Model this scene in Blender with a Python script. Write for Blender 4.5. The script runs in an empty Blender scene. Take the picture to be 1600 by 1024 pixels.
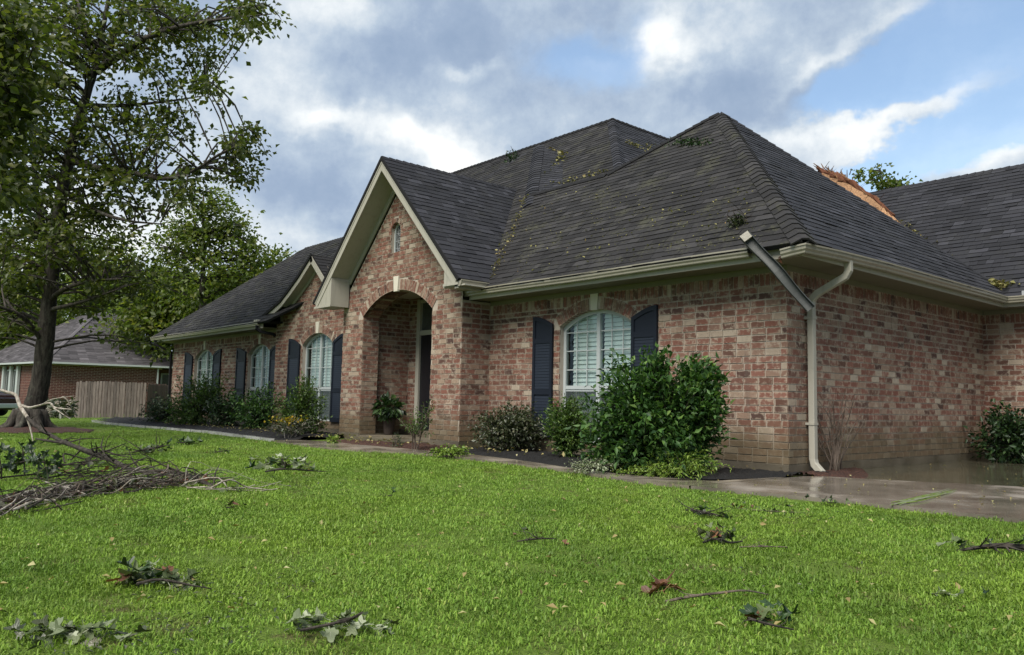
import bpy, math, random
import numpy as np
from mathutils import Vector, Matrix

# ------------------------------------------------------------------ camera
S = bpy.context.scene
COL = S.collection
YAW, PITCH, ROLL = -0.8604, 0.0927, 0.0209
FPX = 1254.55                       # focal length in pixels of a 1600 px wide frame
CAM = np.array([5.2699, -9.0142, 0.8261])
FW = np.array([math.sin(YAW)*math.cos(PITCH), math.cos(YAW)*math.cos(PITCH), math.sin(PITCH)])
_r = np.array([math.cos(YAW), -math.sin(YAW), 0.0]); _u = np.cross(_r, FW)
RT = math.cos(ROLL)*_r + math.sin(ROLL)*_u
UP = -math.sin(ROLL)*_r + math.cos(ROLL)*_u
cd = bpy.data.cameras.new('camera'); cam = bpy.data.objects.new('camera', cd); COL.objects.link(cam)
cd.sensor_width = 36.0; cd.lens = 36.0*FPX/1600.0; cd.clip_start = 0.05; cd.clip_end = 3000.0
cam.matrix_world = Matrix(((RT[0], UP[0], -FW[0], CAM[0]), (RT[1], UP[1], -FW[1], CAM[1]), (RT[2], UP[2], -FW[2], CAM[2]), (0, 0, 0, 1)))
S.camera = cam

def ray(px, py): return FW + RT*((px-800)/FPX) - UP*((py-512)/FPX)
def atd(px, py, d): return CAM + ray(px, py)*d
def plane(px, py, n, d):
    v = ray(px, py); n = np.asarray(n, float)
    return CAM + v*((d - n@CAM)/(n@v))
def gnd(px, py, z=0.0): return plane(px, py, (0, 0, 1), z)
def project(P):
    d = np.asarray(P)-CAM; z = d@FW
    return 800+FPX*(d@RT)/z, 512-FPX*(d@UP)/z, z

# ------------------------------------------------------------------ world, sun, exposure
SUN_DIR = np.array([0.22, -0.60, 0.85]); SUN_DIR /= np.linalg.norm(SUN_DIR)   # towards the sun behind thin cloud
SUN_EL = math.asin(SUN_DIR[2]); SUN_AZ = math.atan2(SUN_DIR[0], SUN_DIR[1])
SKY_STRENGTH = 0.08
SUN_STRENGTH = 2.6
EXPOSURE = 1.3
W = bpy.data.worlds.new('World'); S.world = W; W.use_nodes = True

class NT:
    """short hand for node trees"""
    def __init__(s, tree): s.t = tree; s.n = tree.nodes; s.l = tree.links
    def new(s, typ, **kw):
        nd = s.n.new(typ)
        for k, v in kw.items(): setattr(nd, k, v)
        return nd
    def put(s, sock, v):
        if v is None: return
        if isinstance(v, bpy.types.NodeSocket): s.l.new(v, sock)
        else:
            try: sock.default_value = v
            except Exception: sock.default_value = (*v, 1.0) if len(v) == 3 else v
    def math(s, op, a, b=None, c=None, clamp=False):
        nd = s.new('ShaderNodeMath', operation=op, use_clamp=clamp)
        for i, v in enumerate((a, b, c)): s.put(nd.inputs[i], v)
        return nd.outputs[0]
    def vmath(s, op, a, b=None, out=0):
        nd = s.new('ShaderNodeVectorMath', operation=op); s.put(nd.inputs[0], a); s.put(nd.inputs[1], b)
        return nd.outputs['Value' if op in ('DOT_PRODUCT', 'LENGTH') else 0]
    def mix(s, f, a, b, mode='MIX'):
        nd = s.new('ShaderNodeMix', data_type='RGBA', blend_type=mode)
        s.put(nd.inputs[0], f); s.put(nd.inputs[6], a); s.put(nd.inputs[7], b); return nd.outputs[2]
    def noise(s, vec, scale, detail=4.0, rough=0.55, out='Fac', dist=0.0):
        nd = s.new('ShaderNodeTexNoise'); s.put(nd.inputs['Vector'], vec)
        nd.inputs['Scale'].default_value = scale; nd.inputs['Detail'].default_value = detail
        nd.inputs['Roughness'].default_value = rough; nd.inputs['Distortion'].default_value = dist
        return nd.outputs[out]
    def ramp(s, f, stops, interp='LINEAR'):
        nd = s.new('ShaderNodeValToRGB'); cr = nd.color_ramp; cr.interpolation = interp
        while len(cr.elements) < len(stops): cr.elements.new(0.5)
        for e, (p, c) in zip(cr.elements, stops):
            e.position = p; e.color = (*c, 1.0) if len(c) == 3 else c
        s.put(nd.inputs[0], f); return nd.outputs[0]
    def smooth(s, x, a, b, lo=0.0, hi=1.0):
        nd = s.new('ShaderNodeMapRange', interpolation_type='SMOOTHSTEP')
        s.put(nd.inputs[0], x); nd.inputs[1].default_value = a; nd.inputs[2].default_value = b
        nd.inputs[3].default_value = lo; nd.inputs[4].default_value = hi; return nd.outputs[0]
    def comb(s, x, y, z):
        nd = s.new('ShaderNodeCombineXYZ')
        for i, v in enumerate((x, y, z)): s.put(nd.inputs[i], v)
        return nd.outputs[0]
    def sep(s, v):
        nd = s.new('ShaderNodeSeparateXYZ'); s.put(nd.inputs[0], v); return nd.outputs
    def attr(s, name, out='Fac'):
        return s.new('ShaderNodeAttribute', attribute_name=name).outputs[out]

def build_world():
    T = NT(W.node_tree); T.n.clear()
    out = T.new('ShaderNodeOutputWorld'); bg = T.new('ShaderNodeBackground')
    bg.inputs['Strength'].default_value = SKY_STRENGTH
    sky = T.new('ShaderNodeTexSky', sky_type='NISHITA'); sky.sun_disc = False
    sky.sun_elevation = SUN_EL; sky.sun_rotation = SUN_AZ; sky.air_density = 1.3; sky.dust_density = 0.6; sky.ozone_density = 2.0
    d = T.new('ShaderNodeTexCoord').outputs['Generated']
    x, y, z = T.sep(d)
    # azimuth measured from the view axis (so the seam is behind the camera) and elevation, in radians
    ca, sa = math.cos(-YAW), math.sin(-YAW)
    xr = T.math('SUBTRACT', T.math('MULTIPLY', x, ca), T.math('MULTIPLY', y, -sa))
    yr = T.math('ADD', T.math('MULTIPLY', x, -sa), T.math('MULTIPLY', y, ca))
    az = T.math('ARCTAN2', xr, yr)
    el = T.math('ARCSINE', z)
    zc = T.math('ADD', T.math('MAXIMUM', z, 0.0), 0.18)
    px_ = T.math('DIVIDE', x, zc); py_ = T.math('DIVIDE', y, zc)
    pl = T.comb(px_, py_, 0.0)                          # a flat cloud deck overhead
    warp = T.noise(pl, 1.6, 5, 0.55, 'Color')
    wx, wy, wz = T.sep(warp)
    wa = T.math('MULTIPLY', T.math('SUBTRACT', wx, 0.5), 0.26)
    we = T.math('MULTIPLY', T.math('SUBTRACT', wy, 0.5), 0.15)
    warp2 = T.noise(d, 11.0, 5, 0.6, 'Color')
    vx, vy, vz = T.sep(warp2)
    az2 = T.math('ADD', T.math('ADD', az, wa), T.math('MULTIPLY', T.math('SUBTRACT', vx, 0.5), 0.10))
    el2 = T.math('ADD', T.math('ADD', el, we), T.math('MULTIPLY', T.math('SUBTRACT', vy, 0.5), 0.075))
    def azel(px, py):
        v = ray(px, py); v = v/np.linalg.norm(v)
        X = v[0]*ca + v[1]*sa; Y = -v[0]*sa + v[1]*ca
        return math.atan2(X, Y), math.asin(v[2])
    def bank(px, py, lx, ly, tilt=0.0, a=az2, e=el2):
        """a soft elongated cloud bank or opening: centre, half sizes in degrees, tilt in degrees"""
        a0, e0 = azel(px, py); c, s_ = math.cos(math.radians(tilt)), math.sin(math.radians(tilt))
        da = T.math('SUBTRACT', a, a0); de = T.math('SUBTRACT', e, e0)
        u = T.math('DIVIDE', T.math('ADD', T.math('MULTIPLY', da, c), T.math('MULTIPLY', de, s_)), math.radians(lx))
        v = T.math('DIVIDE', T.math('SUBTRACT', T.math('MULTIPLY', de, c), T.math('MULTIPLY', da, s_)), math.radians(ly))
        r2 = T.math('ADD', T.math('MULTIPLY', u, u), T.math('MULTIPLY', v, v))
        return T.math('EXPONENT', T.math('MULTIPLY', r2, -1.0))
    def add(*terms):
        s_ = None
        for w, b in terms:
            q = T.math('MULTIPLY', b, w); s_ = q if s_ is None else T.math('ADD', s_, q)
        return s_
    n1 = T.noise(pl, 1.1, 7, 0.58); n2 = T.noise(pl, 2.6, 8, 0.6); n3 = T.noise(d, 6.0, 7, 0.62); n4 = T.noise(d, 15.0, 7, 0.62)
    # how open the cloud deck is (blue shows through)
    gap = add((1.0, bank(1560, 55, 8, 5.0, 12)), (0.75, bank(1440, 95, 6, 2.6, 20)), (0.62, bank(1350, 150, 6, 2.0, 14)), (0.95, bank(1400, 238, 10, 1.7, 12)), (0.9, bank(1540, 190, 6, 1.3, 10)), (0.75, bank(1330, 265, 5, 1.6, 0)),
              (0.85, bank(985, 72, 5, 2.2, 18)), (0.45, bank(900, 90, 3.5, 1.6, 10)), (0.75, bank(1750, 120, 10, 9, 0)),
              (-1.25, bank(1440, 172, 9, 1.5, 17)), (-0.9, bank(1270, 215, 6, 1.7, 8)), (-0.8, bank(1570, 240, 5, 1.6, 8)), (-0.7, bank(1090, 50, 5, 2.4, 10)), (-0.5, bank(1320, 62, 6, 1.2, 24)))
    gap = T.math('ADD', gap, T.math('ADD', T.math('MULTIPLY', T.math('SUBTRACT', n3, 0.5), 0.8), T.math('MULTIPLY', T.math('SUBTRACT', n4, 0.5), 0.45)))
    gap = T.math('ADD', gap, T.math('MULTIPLY', T.math('SUBTRACT', n1, 0.56), 0.30))
    open_ = T.smooth(gap, 0.10, 0.85, 0.0, 0.80)
    # brightness of the cloud itself
    br = add((0.62, bank(735, 250, 4.6, 1.7, 0)), (0.32, bank(640, 215, 5, 1.2, 0)), (0.55, bank(520, 190, 3.6, 1.0, 4)), (0.50, bank(530, 18, 4, 1.6, 0)), (0.32, bank(235, 370, 5, 3.5, 0)), (0.32, bank(100, 420, 8, 6, 0)),
             (0.55, bank(1020, 75, 2.2, 1.6, 30)), (0.5, bank(1090, 40, 4, 1.8, 10)), (0.62, bank(1450, 160, 9, 1.2, 18)), (0.45, bank(1240, 205, 4.5, 1.0, 8)), (0.55, bank(1560, 225, 5, 1.3, 8)),
             (0.40, bank(930, 95, 2.5, .8, 10)), (0.42, bank(757, 132, 1.8, .7, 0)), (0.40, bank(1330, 62, 5, 0.7, 24)), (0.30, bank(420, 385, 5, 2.5, 0)), (0.30, bank(375, 140, 2.5, 4, 0)), (0.3, bank(1260, 80, 4, 1.5, 20)),
             (-0.32, bank(740, 95, 9, 2.6, 4)), (-0.26, bank(1130, 125, 7, 1.9, 0)), (-0.16, bank(500, 290, 5, 3, 0)), (-.2, bank(1330, 150, 5, 1.4, 10)), (-.15, bank(870, 30, 8, 2, 0)))
    br = T.math('MULTIPLY', br, 0.86)
    br = T.math('ADD', br, T.math('MULTIPLY', T.math('SUBTRACT', n2, 0.5), 0.55))
    br = T.math('ADD', br, T.math('MULTIPLY', T.math('SUBTRACT', n3, 0.5), 0.75))
    br = T.math('ADD', br, T.math('MULTIPLY', T.math('SUBTRACT', n4, 0.5), 0.95))
    cloud = T.ramp(T.smooth(br, -0.75, 0.95, 0.0, 1.0), [(0.0, (0.22, 0.30, 0.43)), (0.25, (0.29, 0.37, 0.495)), (0.46, (0.40, 0.48, 0.58)), (0.64, (0.55, 0.61, 0.67)), (0.82, (0.73, 0.765, 0.785)), (1.0, (0.96, 0.945, 0.91))])
    k = 1.0/SKY_STRENGTH*CLOUD_GAIN
    cloud = T.mix(1.0, cloud, (k, k, k, 1), 'MULTIPLY')
    blue = T.mix(1.0, sky.outputs[0], (BLUE_GAIN*1.0, BLUE_GAIN*1.0, BLUE_GAIN*1.0, 1), 'MULTIPLY')
    col = T.mix(open_, cloud, blue)
    T.put(bg.inputs['Color'], col); T.l.new(bg.outputs[0], out.inputs[0])
CLOUD_GAIN = 0.52
BLUE_GAIN = 1.0
build_world()
sl = bpy.data.lights.new('sun', 'SUN'); so = bpy.data.objects.new('sun', sl); COL.objects.link(so)
sl.energy = SUN_STRENGTH; sl.angle = math.radians(40); sl.color = (1.0, 0.95, 0.86)
so.rotation_euler = Vector(SUN_DIR).to_track_quat('Z', 'Y').to_euler(); so.location = (0, 0, 30)
S.view_settings.view_transform = 'Standard'; S.view_settings.look = 'None'; S.view_settings.gamma = 1.0
S.view_settings.exposure = EXPOSURE; S.view_settings.use_curve_mapping = False
S.render.engine = 'CYCLES'
S.cycles.max_bounces = 8; S.cycles.transparent_max_bounces = 12; S.cycles.use_denoising = True
try: S.cycles.denoiser = 'OPENIMAGEDENOISE'
except Exception: pass
rng = random.Random(7); nrg = np.random.default_rng(11)

# ------------------------------------------------------------------ mesh building
WL = {}                                                   # world location of every parent (translations only)
class MB:
    def __init__(s): s.v = []; s.f = []; s.r = []; s.uv = []; s.m = []; s.sm = False
    def face(s, pts, r=0.5, uv=None, m=0):
        b = len(s.v); s.v.extend([tuple(map(float, p)) for p in pts]); s.f.append(tuple(range(b, b+len(pts)))); s.r.append(r)
        s.uv.append(uv or [(0, 0)]*len(pts)); s.m.append(m)
    def mesh(s, pts, faces, r=0.5, m=0):
        b = len(s.v); s.v.extend([tuple(map(float, p)) for p in pts])
        for f in faces: s.f.append(tuple(b+i for i in f)); s.r.append(r); s.uv.append([(0, 0)]*len(f)); s.m.append(m)
    def box(s, x0, x1, y0, y1, z0, z1, r=0.5, m=0):
        P = [(x, y, z) for z in (z0, z1) for y in (y0, y1) for x in (x0, x1)]
        s.mesh(P, [(0, 2, 3, 1), (4, 5, 7, 6), (0, 1, 5, 4), (2, 6, 7, 3), (0, 4, 6, 2), (1, 3, 7, 5)], r, m)
    def obox(s, o, a, b, c, r=0.5, m=0):
        """box from corner o spanned by three edge vectors"""
        o, a, b, c = map(np.asarray, (o, a, b, c))
        P = [o+i*a+j*b+k*c for k in (0, 1) for j in (0, 1) for i in (0, 1)]
        s.mesh(P, [(0, 2, 3, 1), (4, 5, 7, 6), (0, 1, 5, 4), (2, 6, 7, 3), (0, 4, 6, 2), (1, 3, 7, 5)], r, m)
    def prism(s, poly, ext, r=0.5, m=0):
        """closed prism: 3D polygon pushed along ext"""
        n = len(poly); e = np.asarray(ext); P = [np.asarray(p) for p in poly]; Q = [p+e for p in P]
        s.mesh(P+Q, [tuple(range(n))[::-1], tuple(range(n, 2*n))] + [(i, (i+1) % n, n+(i+1) % n, n+i) for i in range(n)], r, m)
    def tube(s, path, rad, n=8, r=0.5, cap=True, m=0, wob=0.0):
        path = [np.asarray(p, float) for p in path]; K = len(path)
        if not hasattr(rad, '__len__'): rad = [rad]*K
        t0 = path[1]-path[0]; a = np.cross(t0, (0.3, 0.2, 1.0)); 
        if np.linalg.norm(a) < 1e-6: a = np.cross(t0, (1, 0, 0))
        a /= np.linalg.norm(a); P = []
        for i, p in enumerate(path):
            t = path[min(i+1, K-1)]-path[max(i-1, 0)]; t = t/(np.linalg.norm(t)+1e-12)
            a = a - t*(a@t); a /= np.linalg.norm(a)+1e-12; b = np.cross(t, a)
            for j in range(n):
                w = 1+(wob*(rng.random()-.5) if wob else 0); th = 2*math.pi*j/n
                P.append(p+(a*math.cos(th)+b*math.sin(th))*rad[i]*w)
        F = [(i*n+j, i*n+(j+1) % n, (i+1)*n+(j+1) % n, (i+1)*n+j) for i in range(K-1) for j in range(n)]
        if cap: F += [tuple(range(n))[::-1], tuple(range((K-1)*n, K*n))]
        s.mesh(P, F, r, m)
    def rect_tube(s, path, w, h, r=0.5, side=(1, 0, 0)):
        """rectangular section pipe with mitred bends"""
        path = [np.asarray(p, float) for p in path]; K = len(path); P = []
        for i, p in enumerate(path):
            ti = path[min(i+1, K-1)]-path[max(i-1, 0)]; ti = ti/np.linalg.norm(ti)
            a = np.asarray(side, float); b = np.cross(ti, a); b /= np.linalg.norm(b); a2 = np.cross(b, ti); a2 /= np.linalg.norm(a2)
            for (i1, j1) in ((-1, -1), (1, -1), (1, 1), (-1, 1)): P.append(p + a2*w/2*i1 + b*h/2*j1)
        F = [(i*4+j, i*4+(j+1) % 4, (i+1)*4+(j+1) % 4, (i+1)*4+j) for i in range(K-1) for j in range(4)] + [(3, 2, 1, 0), tuple(range((K-1)*4, K*4))]
        s.mesh(P, F, r)
    def build(s, name, mats, parent=None, smooth=False, data_only=False, bevel=0.0):
        me = bpy.data.meshes.new(name)
        off = np.array(WL.get(parent.name, (0, 0, 0))) if parent is not None else np.zeros(3)
        V = np.asarray(s.v, float).reshape(-1, 3)-off
        me.from_pydata(V.tolist(), [], s.f)
        at = me.attributes.new('rnd', 'FLOAT', 'FACE'); at.data.foreach_set('value', np.asarray(s.r, np.float32))
        uvl = me.uv_layers.new(name='UVMap'); flat = [c for f in s.uv for p in f for c in p]; uvl.data.foreach_set('uv', np.asarray(flat, np.float32))
        for m in (mats if isinstance(mats, (list, tuple)) else [mats]): me.materials.append(m)
        me.polygons.foreach_set('material_index', s.m)
        if smooth: me.polygons.foreach_set('use_smooth', [True]*len(s.f))
        me.update()
        if data_only: return me
        o = bpy.data.objects.new(name, me); COL.objects.link(o)
        if parent is not None: o.parent = parent
        WL[o.name] = tuple(off)
        if bevel > 0:
            bm_ = o.modifiers.new('bevel', 'BEVEL'); bm_.width = bevel; bm_.segments = 2; bm_.limit_method = 'ANGLE'
        return o
def npmesh(name, V, F, rnd, mats, parent=None, smooth=False, kind=None):
    """fast mesh from numpy arrays: F (n,k) faces of equal size"""
    me = bpy.data.meshes.new(name); off = np.array(WL.get(parent.name, (0, 0, 0))) if parent is not None else np.zeros(3)
    V = np.asarray(V, np.float32)-off.astype(np.float32); F = np.asarray(F, np.int32); n, k = F.shape
    me.vertices.add(len(V)); me.vertices.foreach_set('co', V.ravel())
    me.loops.add(n*k); me.loops.foreach_set('vertex_index', F.ravel())
    me.polygons.add(n); me.polygons.foreach_set('loop_start', np.arange(0, n*k, k, dtype=np.int32))
    at = me.attributes.new('rnd', 'FLOAT', 'FACE'); at.data.foreach_set('value', np.asarray(rnd, np.float32))
    for m in (mats if isinstance(mats, (list, tuple)) else [mats]): me.materials.append(m)
    me.update(calc_edges=True); me.validate()
    if smooth: me.polygons.foreach_set('use_smooth', [True]*n)
    o = bpy.data.objects.new(name, me); COL.objects.link(o)
    if parent is not None: o.parent = parent
    WL[o.name] = tuple(off)
    if kind: o['kind'] = kind
    return o
def thing(name, loc, label, cat, group=None):
    o = bpy.data.objects.new(name, None); COL.objects.link(o); o.location = tuple(map(float, loc)); o.empty_display_size = 0.2
    WL[o.name] = tuple(map(float, loc)); return tag(o, label, cat, group)
def tag(o, label, cat, group=None):
    o['label'] = label; o['category'] = cat
    if group: o['group'] = group
    return o
def structure(o): o['kind'] = 'structure'; return o
def stuff(o): o['kind'] = 'stuff'; return o

# ------------------------------------------------------------------ materials
def material(name, rough=0.6, spec=0.4):
    m = bpy.data.materials.new(name); m.use_nodes = True; T = NT(m.node_tree)
    b = m.node_tree.nodes['Principled BSDF']; b.inputs['Roughness'].default_value = rough; b.inputs['Specular IOR Level'].default_value = spec
    return m, T, b
def pos(T): return T.new('ShaderNodeNewGeometry').outputs['Position']
def bump(T, b, h, strength=0.3, dist=0.01):
    nd = T.new('ShaderNodeBump'); nd.inputs['Strength'].default_value = strength; nd.inputs['Distance'].default_value = dist
    T.put(nd.inputs['Height'], h); T.l.new(nd.outputs[0], b.inputs['Normal'])
def mat_plain(name, col, rough=0.6, spec=0.4, var=0.12, scale=6.0, metal=0.0, streak=0.0, grain=0.15):
    m, T, b = material(name, rough, spec); p = pos(T)
    n = T.noise(p, scale, 5, 0.6); f = T.math('ADD', T.math('MULTIPLY', T.math('SUBTRACT', n, 0.5), 2*var), 1.0)
    c = T.mix(1.0, (*col, 1), T.comb(f, f, f), 'MULTIPLY')
    if streak > 0:
        px_, py_, pz = T.sep(p); sv = T.comb(T.math('MULTIPLY', px_, 14.0), T.math('MULTIPLY', py_, 14.0), T.math('MULTIPLY', pz, 1.2))
        st = T.smooth(T.noise(sv, 1.0, 4, 0.6), 0.5, 0.75, 0.0, streak)
        c = T.mix(st, c, tuple(x*0.45 for x in col)+(1,))
    T.put(b.inputs['Base Color'], c); b.inputs['Metallic'].default_value = metal
    bump(T, b, T.noise(p, scale*9, 3, 0.6), grain, 0.004)
    return m
def mat_brick(name, tint=1.0, dark_old=False):
    m, T, b = material(name, 0.82, 0.25); p = pos(T)
    px_, py_, pz = T.sep(p)
    rnd = T.math('FRACT', T.math('ADD', T.attr('rnd'), T.new('ShaderNodeObjectInfo').outputs['Random']))
    stops = [(0.0, (0.117, 0.051, 0.037)), (0.10, (0.177, 0.077, 0.055)), (0.26, (0.143, 0.061, 0.044)), (0.38, (0.203, 0.095, 0.069)), (0.48, (0.108, 0.054, 0.038)),
             (0.58, (0.065, 0.036, 0.030)), (0.64, (0.160, 0.074, 0.054)), (0.76, (0.194, 0.118, 0.086)), (0.87, (0.251, 0.182, 0.134)), (0.95, (0.337, 0.284, 0.222)), (0.975, (0.216, 0.149, 0.109)), (1.0, (0.130, 0.057, 0.042))]
    if dark_old: stops = [(0.0, (0.085, 0.032, 0.026)), (0.5, (0.115, 0.043, 0.034)), (1.0, (0.07, 0.03, 0.025))]
    base = T.ramp(rnd, stops, 'CONSTANT' if False else 'LINEAR')
    uvx, uvy, _z = T.sep(T.new('ShaderNodeUVMap').outputs[0])
    # lime-washed rims left on the tumbled brick faces
    ex = T.math('MULTIPLY', T.math('ABSOLUTE', T.math('SUBTRACT', uvx, 0.5)), 2.0); ey = T.math('MULTIPLY', T.math('ABSOLUTE', T.math('SUBTRACT', uvy, 0.5)), 2.0)
    rim = T.math('MAXIMUM', T.math('POWER', ex, 6.0), T.math('POWER', ey, 4.0))
    nz = T.noise(p, 19.0, 5, 0.7); nz2 = T.noise(p, 4.5, 3, 0.6)
    wash = T.smooth(T.math('ADD', T.math('ADD', T.math('MULTIPLY', rim, 0.22), nz), T.math('MULTIPLY', T.math('SUBTRACT', nz2, 0.5), 0.55)), 0.52, 0.71, 0.0, 0.70 if not dark_old else 0.2)
    wc = T.mix(T.noise(p, 7.0, 3, 0.6), (0.22, 0.165, 0.122, 1), (0.50, 0.425, 0.335, 1))
    c = T.mix(wash, base, wc if not dark_old else (0.3, 0.2, 0.17, 1))
    c = T.mix(T.smooth(T.noise(p, 42.0, 4, 0.7), 0.55, 0.70, 0.0, 0.55), c, (0.095, 0.052, 0.042, 1))
    f = T.math('ADD', 0.80, T.math('MULTIPLY', T.noise(p, 0.9, 4, 0.6), 0.40)); c = T.mix(1.0, c, T.comb(f, f, f), 'MULTIPLY')
    c = T.mix(T.smooth(T.noise(T.comb(T.math('MULTIPLY', px_, 3.0), T.math('MULTIPLY', py_, 3.0), T.math('MULTIPLY', pz, 0.35)), 1.6, 4, 0.65), 0.56, 0.74, 0.0, 0.45), c, (0.105, 0.085, 0.07, 1))
    # algae and splash stain low on the walls, with a ragged upper edge
    if not dark_old:
        edge = T.math('ADD', pz, T.math('MULTIPLY', T.math('SUBTRACT', T.noise(p, 1.7, 4, 0.6), 0.5), 0.7))
        st = T.smooth(edge, 0.25, 0.80, 0.80, 0.0)
        c = T.mix(st, c, T.mix(T.noise(p, 5.0, 3, 0.6), (0.070, 0.056, 0.030, 1), (0.145, 0.112, 0.066, 1)))
    T.put(b.inputs['Base Color'], c)
    bump(T, b, T.noise(p, 70.0, 4, 0.7), 0.5, 0.006)
    return m
def mat_mortar():
    m, T, b = material('mortar', 0.95, 0.1); p = pos(T); px_, py_, pz = T.sep(p)
    c = T.mix(T.noise(p, 12.0, 4, 0.6), (0.30, 0.255, 0.21, 1), (0.44, 0.39, 0.33, 1))
    st = T.smooth(T.math('ADD', pz, T.math('MULTIPLY', T.noise(p, 1.7, 4, 0.6), 0.5)), 0.4, 1.0, 0.7, 0.0)
    c = T.mix(st, c, (0.12, 0.10, 0.06, 1))
    T.put(b.inputs['Base Color'], c); bump(T, b, T.noise(p, 90.0, 3, 0.7), 0.6, 0.005); return m
def mat_shingle(name, moss=0.5, a=(0.0115, 0.011, 0.0115), z=(0.031, 0.0295, 0.030), rough=0.8):
    m, T, b = material(name, rough, 0.2); p = pos(T)
    rnd = T.math('FRACT', T.math('ADD', T.attr('rnd'), T.new('ShaderNodeObjectInfo').outputs['Random']))
    md = tuple((x+y)/2 for x, y in zip(a, z)); c = T.ramp(rnd, [(0.0, tuple(x*.55 for x in md)), (0.3, tuple(x*.85 for x in md)), (0.75, tuple(x*1.05 for x in md)), (0.92, tuple(x*1.35 for x in md)), (1.0, tuple(x*1.8 for x in md))])
    g = T.noise(p, 220.0, 2, 0.7); f = T.math('ADD', 0.55, T.math('MULTIPLY', g, 0.9)); c = T.mix(1.0, c, T.comb(f, f, f), 'MULTIPLY')
    big = T.noise(p, 0.8, 4, 0.6); f = T.math('ADD', 0.6, T.math('MULTIPLY', big, 0.8)); c = T.mix(1.0, c, T.comb(f, f, f), 'MULTIPLY')
    mx_, my_, mz_ = T.sep(p); run = T.noise(T.comb(T.math('MULTIPLY', mx_, 2.2), T.math('MULTIPLY', my_, 2.2), T.math('MULTIPLY', mz_, 0.3)), 1.5, 5, 0.65); c = T.mix(T.smooth(run, 0.52, 0.72, 0.0, 0.45), c, (0.016, 0.015, 0.015, 1))
    if moss > 0:
        mm = T.math('ADD', T.math('MULTIPLY', T.noise(p, 2.1, 4, 0.6), 0.62), T.math('MULTIPLY', T.noise(p, 19.0, 4, 0.7), 0.5))
        c = T.mix(T.smooth(mm, 0.57, 0.70, 0.0, moss), c, T.mix(T.noise(p, 30.0, 2, 0.5), (0.055, 0.057, 0.028, 1), (0.10, 0.098, 0.06, 1)))
        c = T.mix(T.smooth(T.noise(p, 16.0, 4, 0.8), 0.60, 0.72, 0.0, 0.42*moss), c, (0.13, 0.127, 0.11, 1))
    T.put(b.inputs['Base Color'], c)
    T.put(b.inputs['Roughness'], T.math('ADD', rough-0.12, T.math('MULTIPLY', T.noise(p, 3.0, 4, 0.6), 0.3)))
    bump(T, b, g, 0.5, 0.004); return m
def mat_leaf(name, cols, rough=0.45, trans=0.3, spec=0.4):
    m, T, b = material(name, rough, spec)
    rnd = T.attr('rnd'); n = len(cols)
    c = T.ramp(rnd, [(i/(n-1), k) for i, k in enumerate(cols)])
    p = pos(T); f = T.math('ADD', 0.8, T.math('MULTIPLY', T.noise(p, 40.0, 2, 0.5), 0.4)); c = T.mix(1.0, c, T.comb(f, f, f), 'MULTIPLY')
    T.put(b.inputs['Base Color'], c)
    tr = T.new('ShaderNodeBsdfTranslucent'); T.put(tr.inputs[0], T.mix(1.0, c, (1.15, 1.3, 0.55, 1), 'MULTIPLY'))
    mx = T.new('ShaderNodeMixShader'); mx.inputs[0].default_value = trans
    T.l.new(b.outputs[0], mx.inputs[1]); T.l.new(tr.outputs[0], mx.inputs[2])
    T.l.new(mx.outputs[0], m.node_tree.nodes['Material Output'].inputs[0]); return m
def mat_bark(name, a=(0.022, 0.019, 0.016), z=(0.075, 0.066, 0.055), lichen=0.3):
    m, T, b = material(name, 0.9, 0.2); p = pos(T); x, y, zz = T.sep(p)
    v = T.comb(T.math('MULTIPLY', x, 1.0), T.math('MULTIPLY', y, 1.0), T.math('MULTIPLY', zz, 0.22))
    n = T.noise(v, 17.0, 5, 0.7); c = T.mix(T.smooth(n, 0.35, 0.68), (*a, 1), (*z, 1))
    c = T.mix(T.smooth(T.noise(p, 5.0, 4, 0.65), 0.55, 0.68, 0.0, lichen), c, (0.16, 0.175, 0.13, 1))
    T.put(b.inputs['Base Color'], c); bump(T, b, n, 0.9, 0.03); return m
def mat_wood(name, a, z, rough=0.8):
    m, T, b = material(name, rough, 0.25); p = pos(T); x, y, zz = T.sep(p)
    v = T.comb(T.math('MULTIPLY', x, 9.0), T.math('MULTIPLY', y, 9.0), T.math('MULTIPLY', zz, 0.9)); n = T.noise(v, 3.0, 5, 0.65)
    r = T.math('FRACT', T.math('ADD', T.attr('rnd'), T.new('ShaderNodeObjectInfo').outputs['Random']))
    c = T.mix(T.smooth(n, 0.3, 0.7), (*a, 1), (*z, 1)); f = T.math('ADD', 0.7, T.math('MULTIPLY', r, 0.6)); c = T.mix(1.0, c, T.comb(f, f, f), 'MULTIPLY')
    T.put(b.inputs['Base Color'], c); bump(T, b, n, 0.4, 0.006); return m
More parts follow.
